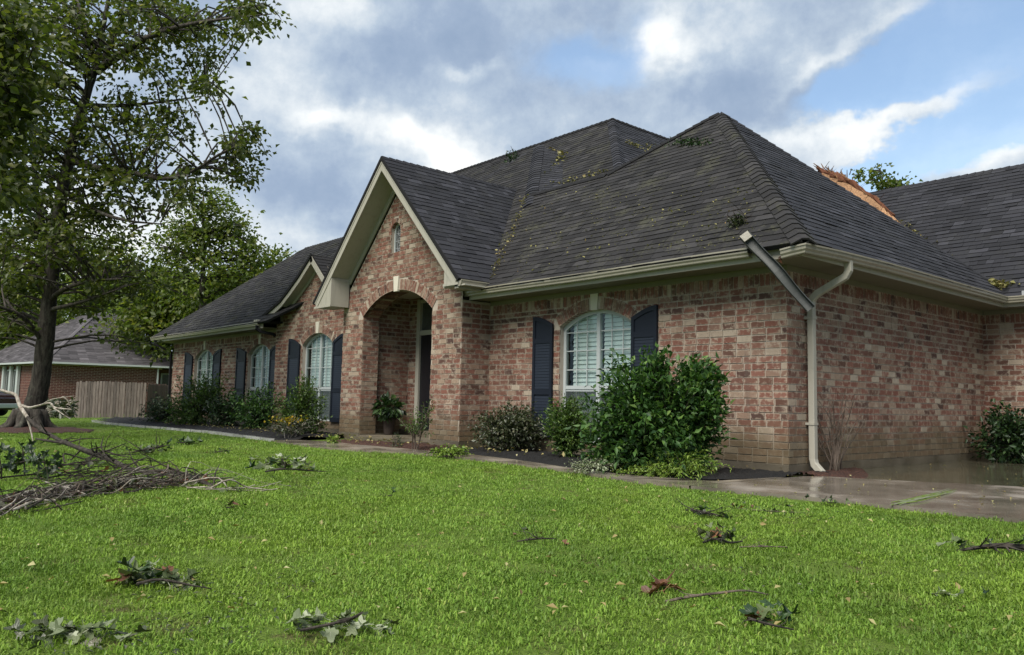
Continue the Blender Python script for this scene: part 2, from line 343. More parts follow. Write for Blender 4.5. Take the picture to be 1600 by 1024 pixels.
def mat_glass():
    m = bpy.data.materials.new('window_glass'); m.use_nodes = True; T = NT(m.node_tree); T.n.clear()
    out = T.new('ShaderNodeOutputMaterial'); tr = T.new('ShaderNodeBsdfTransparent'); gl = T.new('ShaderNodeBsdfGlossy'); mx = T.new('ShaderNodeMixShader')
    tr.inputs[0].default_value = (0.88, 0.955, 0.94, 1); gl.inputs['Roughness'].default_value = 0.03; gl.inputs[0].default_value = (0.75, 0.9, 0.88, 1)
    fr = T.new('ShaderNodeFresnel'); fr.inputs[0].default_value = 1.75
    nd = T.new('ShaderNodeBump'); nd.inputs['Strength'].default_value = 0.06; nd.inputs['Distance'].default_value = 0.05
    T.put(nd.inputs['Height'], T.noise(pos(T), 3.0, 3, 0.5)); T.l.new(nd.outputs[0], gl.inputs['Normal'])
    T.put(mx.inputs[0], T.math('ADD', T.math('MULTIPLY', fr.outputs[0], 0.62), 0.01)); T.l.new(tr.outputs[0], mx.inputs[1]); T.l.new(gl.outputs[0], mx.inputs[2]); T.l.new(mx.outputs[0], out.inputs[0]); return m
def mat_screen():
    m = bpy.data.materials.new('insect_screen'); m.use_nodes = True; T = NT(m.node_tree); b = m.node_tree.nodes['Principled BSDF']
    b.inputs['Base Color'].default_value = (0.05, 0.062, 0.062, 1); b.inputs['Roughness'].default_value = 0.6; b.inputs['Alpha'].default_value = 0.62; return m
def mat_concrete(name, a, z, wet=0.5, pool=0.0, stain=None):
    m, T, b = material(name, 0.5, 0.5); p = pos(T)
    n = T.noise(p, 1.3, 5, 0.65); c = T.mix(T.smooth(n, 0.3, 0.72), (*a, 1), (*z, 1))
    f = T.math('ADD', 0.75, T.math('MULTIPLY', T.noise(p, 34.0, 4, 0.7), 0.5)); c = T.mix(1.0, c, T.comb(f, f, f), 'MULTIPLY')
    if stain: c = T.mix(T.smooth(T.noise(p, 0.55, 4, 0.6), 0.45, 0.62, 0.0, 0.85), c, (*stain, 1))
    T.put(b.inputs['Base Color'], c)
    w = T.smooth(T.noise(p, 0.9, 4, 0.6), 0.5-0.25*wet, 0.62-0.25*wet+0.05)
    T.put(b.inputs['Roughness'], T.math('SUBTRACT', 0.62, T.math('MULTIPLY', w, 0.5+pool)))
    bump(T, b, T.math('MULTIPLY', T.noise(p, 60.0, 4, 0.7), T.math('SUBTRACT', 1.0, T.math('MULTIPLY', w, 0.85))), 0.35, 0.006); return m
def mat_lawn():
    m, T, b = material('lawn_soil', 0.9, 0.2); p = pos(T)
    c = T.mix(T.noise(p, 0.7, 4, 0.6), (0.09, 0.15, 0.02, 1), (0.14, 0.21, 0.028, 1))
    c = T.mix(T.smooth(T.noise(p, 2.3, 5, 0.65), 0.53, 0.66, 0.0, 0.75), c, (0.11, 0.085, 0.04, 1))
    f = T.math('ADD', 0.4, T.math('MULTIPLY', T.noise(p, 55.0, 4, 0.75), 1.2)); c = T.mix(1.0, c, T.comb(f, f, f), 'MULTIPLY')
    T.put(b.inputs['Base Color'], c); bump(T, b, T.noise(p, 45.0, 4, 0.7), 1.0, 0.05); return m
def mat_grass():
    m, T, b = material('grass_blade', 0.5, 0.3); 
    r = T.attr('rnd'); ri = T.new('ShaderNodeObjectInfo').outputs['Random']; p = pos(T)
    c = T.ramp(r, [(0.0, (0.088, 0.172, 0.022)), (0.4, (0.153, 0.265, 0.033)), (0.75, (0.215, 0.33, 0.05)), (0.92, (0.305, 0.37, 0.085)), (1.0, (0.28, 0.24, 0.11))])
    big = T.noise(p, 0.55, 4, 0.6); c = T.mix(T.smooth(big, 0.4, 0.66, 0.0, 0.5), c, (0.185, 0.275, 0.028, 1))
    c = T.mix(T.smooth(T.noise(p, 2.3, 5, 0.65), 0.56, 0.70, 0.0, 0.35), c, (0.17, 0.17, 0.055, 1)); c = T.mix(T.smooth(T.noise(p, 0.45, 4, 0.6), 0.47, 0.66, 0.0, 0.6), c, (0.075, 0.15, 0.018, 1))
    f = T.math('ADD', 0.7, T.math('MULTIPLY', ri, 0.6)); c = T.mix(1.0, c, T.comb(f, f, f), 'MULTIPLY')
    T.put(b.inputs['Base Color'], c)
    tr = T.new('ShaderNodeBsdfTranslucent'); T.put(tr.inputs[0], c)
    mx = T.new('ShaderNodeMixShader'); mx.inputs[0].default_value = 0.35
    T.l.new(b.outputs[0], mx.inputs[1]); T.l.new(tr.outputs[0], mx.inputs[2]); T.l.new(mx.outputs[0], m.node_tree.nodes['Material Output'].inputs[0]); return m
def mat_mulch(name='mulch', a=(0.003, 0.003, 0.0035), z=(0.013, 0.011, 0.010)):
    m, T, b = material(name, 0.75, 0.4); p = pos(T); n = T.noise(p, 38.0, 4, 0.7)
    T.put(b.inputs['Base Color'], T.mix(T.smooth(n, 0.4, 0.7), (*a, 1), (*z, 1))); bump(T, b, n, 1.0, 0.05); return m

M = dict(
    brick=mat_brick('tumbled_brick'), mortar=mat_mortar(), oldbrick=mat_brick('dark_red_brick', dark_old=True),
    shingle=mat_shingle('charcoal_shingle', 0.36), shingle_clean=mat_shingle('sky_sheen_shingle', 0.06, (0.0115, 0.0118, 0.0145), (0.031, 0.031, 0.0365), 0.72),  # blue tint of the cleaner shingle imitates sky reflected off the wet slope
    shingle_far=mat_shingle('weathered_shingle', 0.35), roof_far=mat_shingle('neighbour_shingle', 0.0, (0.055, 0.05, 0.054), (0.085, 0.079, 0.084)),
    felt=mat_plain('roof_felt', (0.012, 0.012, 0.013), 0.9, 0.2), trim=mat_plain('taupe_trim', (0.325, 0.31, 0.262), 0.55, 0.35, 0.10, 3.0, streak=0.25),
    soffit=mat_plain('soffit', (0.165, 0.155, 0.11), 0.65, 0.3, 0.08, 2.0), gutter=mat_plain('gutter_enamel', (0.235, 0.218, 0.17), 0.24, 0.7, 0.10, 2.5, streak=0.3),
    white=mat_plain('white_vinyl', (0.38, 0.41, 0.41), 0.4, 0.45, 0.05), stone=mat_plain('cast_stone', (0.52, 0.49, 0.41), 0.8, 0.25, 0.12, 8.0), found=mat_concrete('foundation_concrete', (0.062, 0.052, 0.035), (0.125, 0.105, 0.074), 0.0),
    louver=mat_plain('lit_navy_louver', (0.015, 0.020, 0.031), 0.45, 0.3), shutter=mat_plain('navy_shutter', (0.0085, 0.0115, 0.019), 0.5, 0.22, 0.15, 4.0), blind=mat_plain('blind_white', (0.82, 0.85, 0.83), 0.5, 0.3, 0.05), dark=mat_plain('dark_room', (0.02, 0.02, 0.022), 0.9, 0.1),  # louvers lighter navy than their frame, lit slat edges put into the colour
    screen=mat_screen(), glass=mat_glass(), gutter_shaded=mat_plain('shaded_gutter_metal', (0.042, 0.046, 0.044), 0.5, 0.35, 0.3, 5.0, streak=0.3), galv=mat_plain('galvanised_steel', (0.30, 0.31, 0.32), 0.45, 0.5, 0.25, 9.0),  # hanging gutter near black: shade on its underside is put into the colour
    door=mat_plain('dark_door', (0.010, 0.010, 0.013), 0.3, 0.5), deck=mat_wood('torn_decking', (0.15, 0.082, 0.042), (0.32, 0.185, 0.095)), rust=mat_plain('torn_felt', (0.10, 0.042, 0.024), 0.95, 0.1, 0.45, 9.0, grain=0.8),
    walk=mat_concrete('walk_concrete', (0.10, 0.085, 0.068), (0.22, 0.19, 0.15), 0.55), drive=mat_concrete('drive_concrete', (0.09, 0.078, 0.064), (0.205, 0.18, 0.15), 0.6, 0.04), puddle=mat_concrete('wet_apron', (0.055, 0.052, 0.035), (0.095, 0.088, 0.06), 1.3, 0.08),
    strip=mat_concrete('pale_concrete', (0.26, 0.26, 0.25), (0.45, 0.45, 0.44), 0.9), lawn=mat_lawn(), grass=mat_grass(), mulch=mat_mulch(), brown_mulch=mat_mulch('brown_mulch', (0.035, 0.014, 0.009), (0.10, 0.042, 0.026)),
    bark=mat_bark('tree_bark'), twig=mat_bark('dead_twig', (0.05, 0.038, 0.03), (0.16, 0.125, 0.10), 0.2), pale_twig=mat_bark('stripped_wood', (0.17, 0.14, 0.11), (0.40, 0.37, 0.32), 0.1), dark_twig=mat_bark('wet_twig', (0.018, 0.015, 0.013), (0.06, 0.05, 0.042), 0.15),
    fence=mat_wood('fence_wood', (0.06, 0.048, 0.04), (0.125, 0.105, 0.09)), fence_dark=mat_wood('fence_wood_dark', (0.045, 0.027, 0.02), (0.085, 0.052, 0.04)),
    leaf_tree=mat_leaf('oak_leaf', [(0.030, 0.043, 0.012), (0.055, 0.075, 0.017), (0.088, 0.108, 0.022), (0.155, 0.148, 0.036)], trans=0.48), leaf_back=mat_leaf('far_leaf', [(0.045, 0.070, 0.018), (0.078, 0.112, 0.024), (0.125, 0.155, 0.030), (0.21, 0.195, 0.04)], trans=0.5),
    leaf_bush=mat_leaf('glossy_leaf', [(0.009, 0.029, 0.009), (0.026, 0.068, 0.015), (0.06, 0.13, 0.027), (0.15, 0.235, 0.05)], 0.5, 0.25, 0.3), leaf_black=mat_leaf('wet_oak_leaf', [(0.008, 0.018, 0.007), (0.014, 0.03, 0.010), (0.022, 0.042, 0.014), (0.035, 0.06, 0.02)], 0.4, 0.15), leaf_dark=mat_leaf('dark_leaf', [(0.008, 0.020, 0.008), (0.015, 0.036, 0.011), (0.027, 0.056, 0.015), (0.05, 0.088, 0.022)], 0.42, 0.2),
    leaf_olive=mat_leaf('olive_leaf', [(0.018, 0.025, 0.012), (0.035, 0.048, 0.02), (0.055, 0.065, 0.028), (0.15, 0.14, 0.10)], 0.4, 0.2, 0.5), leaf_lime=mat_leaf('lime_leaf', [(0.07, 0.14, 0.02), (0.13, 0.21, 0.03), (0.20, 0.28, 0.045), (0.26, 0.32, 0.07)], 0.45, 0.3), leaf_fern=mat_leaf('fine_leaf', [(0.02, 0.055, 0.012), (0.045, 0.09, 0.016), (0.075, 0.13, 0.022), (0.12, 0.17, 0.03)], 0.5, 0.3),
    leaf_yellow=mat_leaf('yellow_leaf', [(0.16, 0.17, 0.02), (0.30, 0.24, 0.02), (0.42, 0.30, 0.025), (0.36, 0.19, 0.04)], 0.5, 0.3), leaf_dead=mat_leaf('dead_leaf', [(0.07, 0.03, 0.018), (0.13, 0.055, 0.032), (0.19, 0.09, 0.045), (0.25, 0.15, 0.07)], 0.55, 0.2), leaf_pale=mat_leaf('upturned_leaf', [(0.11, 0.14, 0.075), (0.19, 0.22, 0.13), (0.28, 0.31, 0.21), (0.40, 0.42, 0.32)], 0.6, 0.2, 0.25), leaf_wilt=mat_leaf('wilted_leaf', [(0.03, 0.045, 0.016), (0.055, 0.08, 0.026), (0.085, 0.115, 0.045), (0.14, 0.165, 0.085)], 0.6, 0.2, 0.25),
    pot=mat_plain('clay_pot', (0.055, 0.042, 0.035), 0.8, 0.2, 0.2, 9.0), car=mat_plain('maroon_paint', (0.028, 0.006, 0.008), 0.2, 0.6, 0.05), tyre=mat_plain('tyre_rubber', (0.012, 0.012, 0.012), 0.8, 0.3), litter=mat_leaf('litter_leaf', [(0.10, 0.07, 0.03), (0.22, 0.17, 0.06), (0.30, 0.28, 0.12), (0.40, 0.36, 0.22)], 0.6, 0.15),
    chrome=mat_plain('bright_trim', (0.7, 0.7, 0.7), 0.2, 0.6), lead=mat_plain('leaded_pane', (0.05, 0.055, 0.055), 0.15, 0.6, 0.5, 12.0), moss=mat_leaf('moss_tuft', [(0.10, 0.10, 0.03), (0.16, 0.15, 0.05), (0.24, 0.22, 0.08), (0.20, 0.11, 0.05)], 0.8, 0.1))

# ------------------------------------------------------------------ the ground
def ground_z(x, y):
    t = np.clip((-np.asarray(x, float)-23.0)/10.0, 0, 1); return -0.33*t*t*(3-2*t)
def sheet(name, poly, z, m, th=0.0):
    b = MB(); b.face([(x, y, z) for x, y in poly])
    if th > 0:
        n = len(poly)
        for i in range(n):
            (x0, y0), (x1, y1) = poly[i], poly[(i+1) % n]; b.face([(x0, y0, z-th), (x1, y1, z-th), (x1, y1, z), (x0, y0, z)])
    return structure(b.build(name, m))
def G(px, py, z=0.0): return tuple(gnd(px, py, z)[:2])
b = MB(); xs = [-400, -120, -60, -45] + list(np.arange(-38, -21.9, 1.0)) + [-15, 0, 20, 60, 200]; ys = [-200, -40, -12, 0, 12, 40, 120, 400]
for i in range(len(xs)-1):
    for j in range(len(ys)-1):
        b.face([(x, y, ground_z(x, y)) for x, y in ((xs[i], ys[j]), (xs[i+1], ys[j]), (xs[i+1], ys[j+1]), (xs[i], ys[j+1]))])
structure(b.build('lawn', M['lawn'], smooth=True))
LAWN_EDGE = [(9.0, -2.16), (3.15, -2.10), (2.18, -2.16), (1.62, -2.18), (0.8, -2.30), (-0.28, -2.42), (-1.46, -2.22), (-2.82, -2.02), (-3.77, -1.98), (-5.2, -2.10), (-5.9, -2.5), (-6.9, -2.72), (-8.9, -2.62)]
BED_EDGE = [(0.22, -0.55), (0.12, -1.70), (-0.76, -1.98), (-1.82, -1.92), (-2.6, -1.72), (-3.4, -1.58), (-4.6, -1.50), (-5.4, -1.60), (-7.2, -1.78), (-8.3, -1.80), (-8.9, -2.1)]
def strip_mesh(name, A, B, z, m, th=0.06):
    """a paved strip between two edge lines, split into slabs by recessed joints"""
    b = MB(); n = 60
    def at(L, t):
        d = [0]
        for p, q in zip(L, L[1:]): d.append(d[-1]+math.dist(p, q))
        t *= d[-1]
        for i in range(len(L)-1):
            if t <= d[i+1]+1e-9:
                f = (t-d[i])/max(1e-9, d[i+1]-d[i]); return (L[i][0]+(L[i+1][0]-L[i][0])*f, L[i][1]+(L[i+1][1]-L[i][1])*f)
        return L[-1]
    for i in range(n):
        g = 0.006 if i % 8 == 0 else 0.0
        t0, t1 = (i+g)/n, (i+1)/n
        if i % 8 == 0: t0 = (i+0.05)/n
        a0, a1, c0, c1 = at(A, t0), at(A, t1), at(B, t0), at(B, t1)
        b.face([(*a0, z), (*a1, z), (*c1, z), (*c0, z)][::-1]); b.face([(*a0, z-th), (*a1, z-th), (*a1, z), (*a0, z)][::-1])
        b.face([(*c0, z-th), (*c1, z-th), (*c1, z), (*c0, z)])
    return structure(b.build(name, m))
strip_mesh('walkway', [(0.3, -2.36)] + LAWN_EDGE[5:], [(0.3, -0.55)] + BED_EDGE, 0.035, M['walk'])
sheet('driveway', [(0.312, -0.56), (0.312, -2.36), (0.8, -2.30), (1.62, -2.18), (2.18, -2.16), (3.15, -2.10), (9.0, -2.16), (9.0, 0.85), (2.23, 0.87), (1.0, 0.22), (0.45, 0.02), (0.312, -0.2)], 0.036, M['drive'], 0.08)
sheet('rear_apron', [(0.32, -0.19), (0.45, 0.03), (1.0, 0.23), (2.23, 0.88), (9.0, 0.86), (9.0, 6.3), (0.05, 6.3), (0.05, 1.3), (0.32, 0.5)], 0.020, M['puddle'], 0.06)
# mulch beds: bumpy heaped soil between wall and edging
def bed(name, A, B, zmax, m, nu=90, nv=12, seed=3):
    g = np.random.default_rng(seed); V = []; F = []
    def at(L, t):
        d = np.concatenate([[0], np.cumsum([math.dist(p, q) for p, q in zip(L, L[1:])])]); t *= d[-1]
        return np.array([np.interp(t, d, [p[0] for p in L]), np.interp(t, d, [p[1] for p in L])])
    for i in range(nu+1):
        a, c = at(A, i/nu), at(B, i/nu)
        for j in range(nv+1):
            p = a+(c-a)*j/nv; e = min(1, 4*j/nv, 4*(nv-j)/nv+0.35); V.append((p[0], p[1], 0.006+zmax*e*(0.5+0.8*g.random())))
    for i in range(nu):
        for j in range(nv): F.append((i*(nv+1)+j, (i+1)*(nv+1)+j, (i+1)*(nv+1)+j+1, i*(nv+1)+j+1))
    return structure(npmesh(name, V, F, g.random(len(F)), m, smooth=False))
bed('mulch_bed', BED_EDGE[:8], [(0.22, 0.02), (-0.1, 0.02), (-5.5, 0.02)], 0.055, M['mulch'], 130, 22)
bed('mulch_bed', [(-5.4, -1.60), (-7.2, -1.78), (-8.3, -1.80)], [(-5.6, -0.62), (-7.0, -0.72), (-8.3, -1.5)], 0.06, M['brown_mulch'], 60, 14, 5)
bed('mulch_bed', [(-9.0, -2.25), (-11.0, -2.35), (-13.0, -2.3), (-15.0, -2.55), (-18.4, -2.9), (-22.8, -2.2)], [(-9.96, -0.1), (-14.3, 0.02), (-22.8, 0.02)], 0.07, M['mulch'], 160, 20, 6)
bed('mulch_bed', [(0.34, 0.06), (0.5, 0.12), (0.85, 0.35), (0.6, 0.9), (0.3, 1.4)], [(0.02, 0.02), (0.02, 0.3), (0.02, 0.7), (0.02, 1.1), (0.02, 1.45)], 0.05, M['brown_mulch'], 40, 12, 7)
# concrete edging band along the far bed, pale and wet
b = MB(); E_ = [(-9.0, -2.62), (-9.2, -2.5), (-11.0, -2.47), (-13.0, -2.42), (-15.0, -2.68), (-18.4, -3.04), (-20.5, -2.9)]
for i in range(len(E_)-1):
    for k in range(4):
        p = np.array(E_[i])+(np.array(E_[i+1])-E_[i])*(k/4+0.01); q = np.array(E_[i])+(np.array(E_[i+1])-E_[i])*((k+1)/4-0.01)
        d = (q-p)/np.linalg.norm(q-p); nn = np.array([-d[1], d[0]])*(-0.10)
        b.prism([(*p, -0.02), (*q, -0.02), (*(q+nn), -0.02), (*(p+nn), -0.02)], (0, 0, 0.07+0.01*rng.random()), rng.random())
structure(b.build('edging_strip', M['strip']))
b = MB(); A0, A1, A2, A3 = [atd(*p) for p in ((-80, 657, 30), (118, 658, 33.5), (118, 661.5, 32.6), (-80, 668, 26.5))]
b.face([(p[0], p[1], ground_z(p[0], p[1])+0.03) for p in (A0, A1, A2, A3)]); structure(b.build('far_path', M['strip']))

# ------------------------------------------------------------------ the brick house
ZF, ZT = 0.13, 2.53
COURSE, BL, MORT = 0.0892, 0.212, 0.014
house = thing('brick_house', (-8.0, 0.0, 0.0), 'large single storey brick house with steep dark shingle roofs and arched entry', 'house')
BRICKS = []          # (distance, wall part, origin corner 3D, U, N, length, height) of every whole brick
def wall_frame(o, U): U = np.array(U, float); return np.array(o, float), U, np.cross(U, (0, 0, 1.0))   # N = U x Z points outwards
def add_brick(b, o, U, N, u0, u1, z0, z1, rnd, proud=0.009):
    """one brick face block: slightly uneven front, four returns"""
    j = lambda: (rng.random()-.5)*0.004
    e = proud+(rng.random()-.5)*0.005
    f = [o+U*(u0+j())+N*(e+j()*.6)+np.array((0, 0, z0+j())), o+U*(u1+j())+N*(e+j()*.6)+np.array((0, 0, z0+j())),
         o+U*(u1+j())+N*(e+j()*.6)+np.array((0, 0, z1+j())), o+U*(u0+j())+N*(e+j()*.6)+np.array((0, 0, z1+j()))]
    k = [p-N*(e+0.012) for p in f]
    b.face(f, rnd, [(0, 0), (1, 0), (1, 1), (0, 1)])
    for i in range(4): b.face([f[i], k[i], k[(i+1) % 4], f[(i+1) % 4]], rnd, [(0.5, 0.5)]*4)
def arch_z(x, cx, hw, spring, top):
    """height of a segmental arch over half width hw"""
    h = top-spring
    if abs(x-cx) >= hw: return spring
    R = (hw*hw+h*h)/(2*h); return top-R+math.sqrt(max(0, R*R-(x-cx)**2))
class Opening:
    def __init__(s, u0, u1, z0, spring, top, ring): s.u0, s.u1, s.z0, s.spring, s.top, s.ring = u0, u1, z0, spring, top, ring; s.c = (u0+u1)/2; s.hw = (u1-u0)/2
    def span(s, z, grow=0.0):
        """horizontal interval taken by the opening at height z (ring included when grow)"""
        if z < s.z0 or z > s.top+grow: return None
        if z <= s.spring-(0.0): return (s.u0, s.u1)
        h = s.top-s.spring; R = (s.hw**2+h*h)/(2*h); zc = s.top-R; Rg = R+grow
        d2 = Rg*Rg-(z-zc)**2
        if d2 <= 0: return None
        w = math.sqrt(d2); w = min(w, s.hw+grow*0.75); return (s.c-w, s.c+w)
def brick_wall(name, o, U, length, z0, top_fn, openings=(), soldier=None, label=None, mat='brick', collect=True):
    """mortar backing with real openings, running-bond bricks on it; top_fn(u) is the wall's top, a list of (u,z) breakpoints"""
    o, U, N = wall_frame(o, U); tu = [p[0] for p in top_fn]; tz = [p[1] for p in top_fn]; top = lambda u: float(np.interp(u, tu, tz))
    b = MB(); cuts = {0.0, length, *[u for u in tu if 0 < u < length]}
    for op in openings:
        cuts |= {op.u0, op.u1}
        for k in range(1, 24): cuts.add(op.u0+(op.u1-op.u0)*k/24)
    cuts = sorted(cuts); P = lambda u, z, n=0.0: o+U*u+N*n+np.array((0, 0, z))
    for a, c in zip(cuts, cuts[1:]):
        mid = (a+c)/2; la = lc = z0
        for op in sorted((q for q in openings if q.u0 <= mid <= q.u1), key=lambda q: q.z0):
            za, zc = arch_z(a, op.c, op.hw, op.spring, op.top), arch_z(c, op.c, op.hw, op.spring, op.top)
            if op.z0 > la: b.face([P(a, la), P(c, lc), P(c, op.z0), P(a, op.z0)])
            la, lc = za, zc
        b.face([P(a, la), P(c, lc), P(c, top(c)), P(a, top(a))])
    wall = b.build(name, M['mortar'], house)
    if label: wall['label'] = label
    bb = MB(); zmax = max(tz); zs = soldier if soldier else zmax+1
    r = 0; z = z0+MORT
    while z+COURSE-MORT < min(zmax, zs)+0.02:
        z1 = min(z+COURSE-MORT, zs-0.004); zm = (z+z1)/2
        # free intervals of this course
        lo = 0.0; hi = length
        if len(tu) > 2 or tz[0] != tz[-1]:
            ok = [u for u in np.linspace(0, length, 400) if top(u) >= z1-0.01]
            if not ok: break
            lo, hi = ok[0], ok[-1]
        iv = [(lo, hi)]
        for op in openings:
            s_ = op.span(zm, op.ring)
            if s_ is None: continue
            if zm > op.spring: s_ = (min(s_[0], op.u0-0.0) if zm < op.spring+op.ring*0.55 else s_[0], max(s_[1], op.u1) if zm < op.spring+op.ring*0.55 else s_[1])
            n2 = []
            for p, q in iv:
                if s_[1] <= p or s_[0] >= q: n2.append((p, q)); continue
                if s_[0] > p: n2.append((p, s_[0]))
                if s_[1] < q: n2.append((s_[1], q))
            iv = n2
        u = -BL*(0.5 if r % 2 else 0.0)+(rng.random()-.5)*0.03
        while u < hi:
            L = BL*(0.5 if rng.random() < 0.035 else 1.0)
            for p, q in iv:
                a, c = max(u, p), min(u+L-MORT, q)
                if c-a > 0.03:
                    whole = abs((c-a)-(BL-MORT)) < 0.004
                    C3 = P((a+c)/2, zm)
                    if whole and collect: BRICKS.append([C3, wall, o, U, N, a, c, z, z1, bb])
                    else: add_brick(bb, o, U, N, a, c, z, z1, rng.random())
            u += L
        z += COURSE; r += 1
    if soldier:
        u = 0.004; W_ = 0.0775
        while u < length-0.03:
            c = min(u+W_-0.011, length); zz1 = zmax-0.003; skip = False; zz0 = zs+0.008
            for op in openings:
                if op.u0-0.1 < (u+c)/2 < op.u1+0.1: zz0 = max(zz0, arch_z((u+c)/2, op.c, op.hw, op.spring, op.top)+op.ring+0.01)
            if zz1-zz0 > 0.03: add_brick(bb, o, U, N, u, c, zz0, zz1, rng.random())
            u += W_
    for op in openings: arch_ring(bb, o, U, N, op)
    wall_mb.append((wall, bb)); return wall
wall_mb = []
def arch_ring(bb, o, U, N, op, depth=0.09):
    """soldier bricks standing round the arch, with their soffit faces going into the reveal"""
    h = op.top-op.spring; R = (op.hw**2+h*h)/(2*h); zc = op.top-R; a0 = math.asin(min(1, op.hw/R)); n = max(6, int(2*a0*(R+op.ring/2)/0.079))
    key = op.key/R if getattr(op, 'key', 0) else 0
    for k in range(n):
        t0, t1 = -a0+2*a0*(k+0.06)/n, -a0+2*a0*(k+0.94)/n
        if abs((t0+t1)/2) < key*0.55: continue
        e = 0.012+(rng.random()-.5)*0.005; rn = rng.random()
        pt = lambda t, rr, nn: o+U*(op.c+rr*math.sin(t))+N*nn+np.array((0, 0, zc+rr*math.cos(t)))
        f = [pt(t0, R, e), pt(t1, R, e), pt(t1, R+op.ring-.008, e), pt(t0, R+op.ring-.008, e)]; kk = [pt(t0, R, -depth), pt(t1, R, -depth), pt(t1, R+op.ring-.008, -.01), pt(t0, R+op.ring-.008, -.01)]
        bb.face(f, rn, [(0, 0), (0, 1), (1, 1), (1, 0)])
        for i in range(4): bb.face([f[i], kk[i], kk[(i+1) % 4], f[(i+1) % 4]], rn, [(.5, .5)]*4)
def reveal(name, o, U, op, depth, m='mortar', sill=True, z_bottom=None):
    """jambs, soffit and sill of an opening"""
    o, U, N = wall_frame(o, U); b = MB(); P = lambda u, z, n: o+U*u+N*n+np.array((0, 0, z)); z0 = op.z0
    pts = [(op.u0, z0), (op.u0, op.spring)] + [(op.u0+(op.u1-op.u0)*k/24, arch_z(op.u0+(op.u1-op.u0)*k/24, op.c, op.hw, op.spring, op.top)) for k in range(1, 24)] + [(op.u1, op.spring), (op.u1, z0)]
    for (ua, za), (ub, zb) in zip(pts, pts[1:]): b.face([P(ua, za, 0.004), P(ub, zb, 0.004), P(ub, zb, -depth), P(ua, za, -depth)])
    if sill: b.face([P(op.u0, z0, 0.0), P(op.u1, z0, 0.0), P(op.u1, z0, -depth), P(op.u0, z0, -depth)])
    return b.build(name, M[m], house)

X, Yv = (1, 0, 0), (0, 1, 0)
SOLD = 2.355
oA = Opening(5.80-4.02, 5.80-2.49, 0.22, 2.05, 2.28, 0.19); oA.key = 0.15
brick_wall('front_wall', (-5.80, 0, 0), X, 5.80, ZF, [(0, ZT), (5.80, ZT)], [oA], SOLD)
brick_wall('side_wall', (0, 0, 0), Yv, 6.48, ZF, [(0, ZT), (6.48, ZT)], [], SOLD)
brick_wall('garage_wall', (-0.03, 6.48, 0), X, 7.5, ZF-0.1, [(0, ZT), (7.5, ZT)], [], SOLD, collect=False)
# entry gable
BY, BX0, BX1, BCX = -0.64, -9.95, -5.80, -7.88
oE = Opening(-9.14+9.95, -6.69+9.95, ZF-0.2, 2.50, 2.945, 0.215); oE.key = 0.16
oS = Opening(-8.18+9.95, -7.84+9.95, 3.67, 4.13, 4.30, 0.09)
hwB = (BX1-BX0)/2
brick_wall('entry_wall', (BX0, BY, 0), X, BX1-BX0, ZF, [(0, 2.88), (BCX-BX0, 5.02), (BX1-BX0, 2.88)], [oE, oS])
brick_wall('entry_side_wall', (BX1, BY, 0), Yv, 0.64, ZF, [(0, ZT+.05), (0.64, ZT+.05)])
brick_wall('entry_side_wall', (BX0, 0.0, 0), (0, -1, 0), 0.64, ZF, [(0, ZT+.05), (0.64, ZT+.05)], collect=False)
# porch inside
b = MB(); b.box(-9.135, -6.60, BY+0.0, 0.62, 0.02, 0.105); b.box(-9.135, -6.695, BY-0.16, BY-0.002, -0.05, 0.085); structure(b.build('porch_slab', M['found'], house)).pop('kind')
brick_wall('porch_jamb', (-9.14, BY, 0), Yv, 0.37, 0.106, [(0, 2.5), (0.37, 2.5)], collect=False)
brick_wall('porch_side_wall', (-9.30, BY+0.37, 0), Yv, 0.87, 0.106, [(0, 3.1), (0.87, 3.1)], collect=False)
brick_wall('porch_back_wall', (-9.30, 0.60, 0), X, 0.36, 0.106, [(0, 3.1), (0.36, 3.1)], collect=False)
b = MB(); b.box(-9.30, -9.14, BY+0.362, BY+0.37, 0.1, 3.1); b.box(-9.3, -6.4, BY+0.38, 0.62, 3.0, 3.05); b.box(-6.69, -6.55, BY+0.01, BY+0.37, 0.1, 2.5); b.box(-6.45, -6.40, BY+.3, 0.62, 0.1, 3.0); b.build('porch_lining', M['mortar'], house)
reveal('entry_reveal', (BX0, BY, 0), X, Opening(-9.14+9.95-.012, -6.69+9.95+.012, 2.49, 2.50, 2.957, 0.2), 0.36, 'mortar', False)
bb_ = MB(); o_, U_, N_ = wall_frame((BX0, BY, 0), X); _k = oE.key; arch_ring(bb_, o_, U_, N_, oE, 0.36); stuff(bb_.build('arch_brickwork', M['brick'], house))
# gable C and the left wing
oC = Opening(-12.89+14.4, -11.35+14.4, 0.30, 2.10, 2.37, 0.20); oC.key = 0.15
brick_wall('gable_wall', (-14.4, -0.12, 0), X, 4.45, ZF, [(0, 2.72), (0.28, 2.74), (0.3, 2.95), (1.0, 3.3), (1.65, 3.68), (2.27, 4.08), (2.4, 4.08), (3.8, 3.05), (4.45, 2.9)], [oC], collect=False)
o2 = Opening(-16.44+22.65, -14.95+22.65, 0.28, 1.99, 2.26, 0.17); o2.key = 0.14
o1 = Opening(-20.62+22.65, -19.0+22.65, 0.28, 1.99, 2.26, 0.17); o1.key = 0.14
brick_wall('wing_wall', (-22.65, 0, 0), X, 8.25, ZF, [(0, ZT), (8.25, ZT)], [o1, o2], SOLD, collect=False)
b = MB(); b.box(-14.42, -14.4, -0.12, 0.0, 0.1, 2.6); b.build('return_wall', M['mortar'], house)
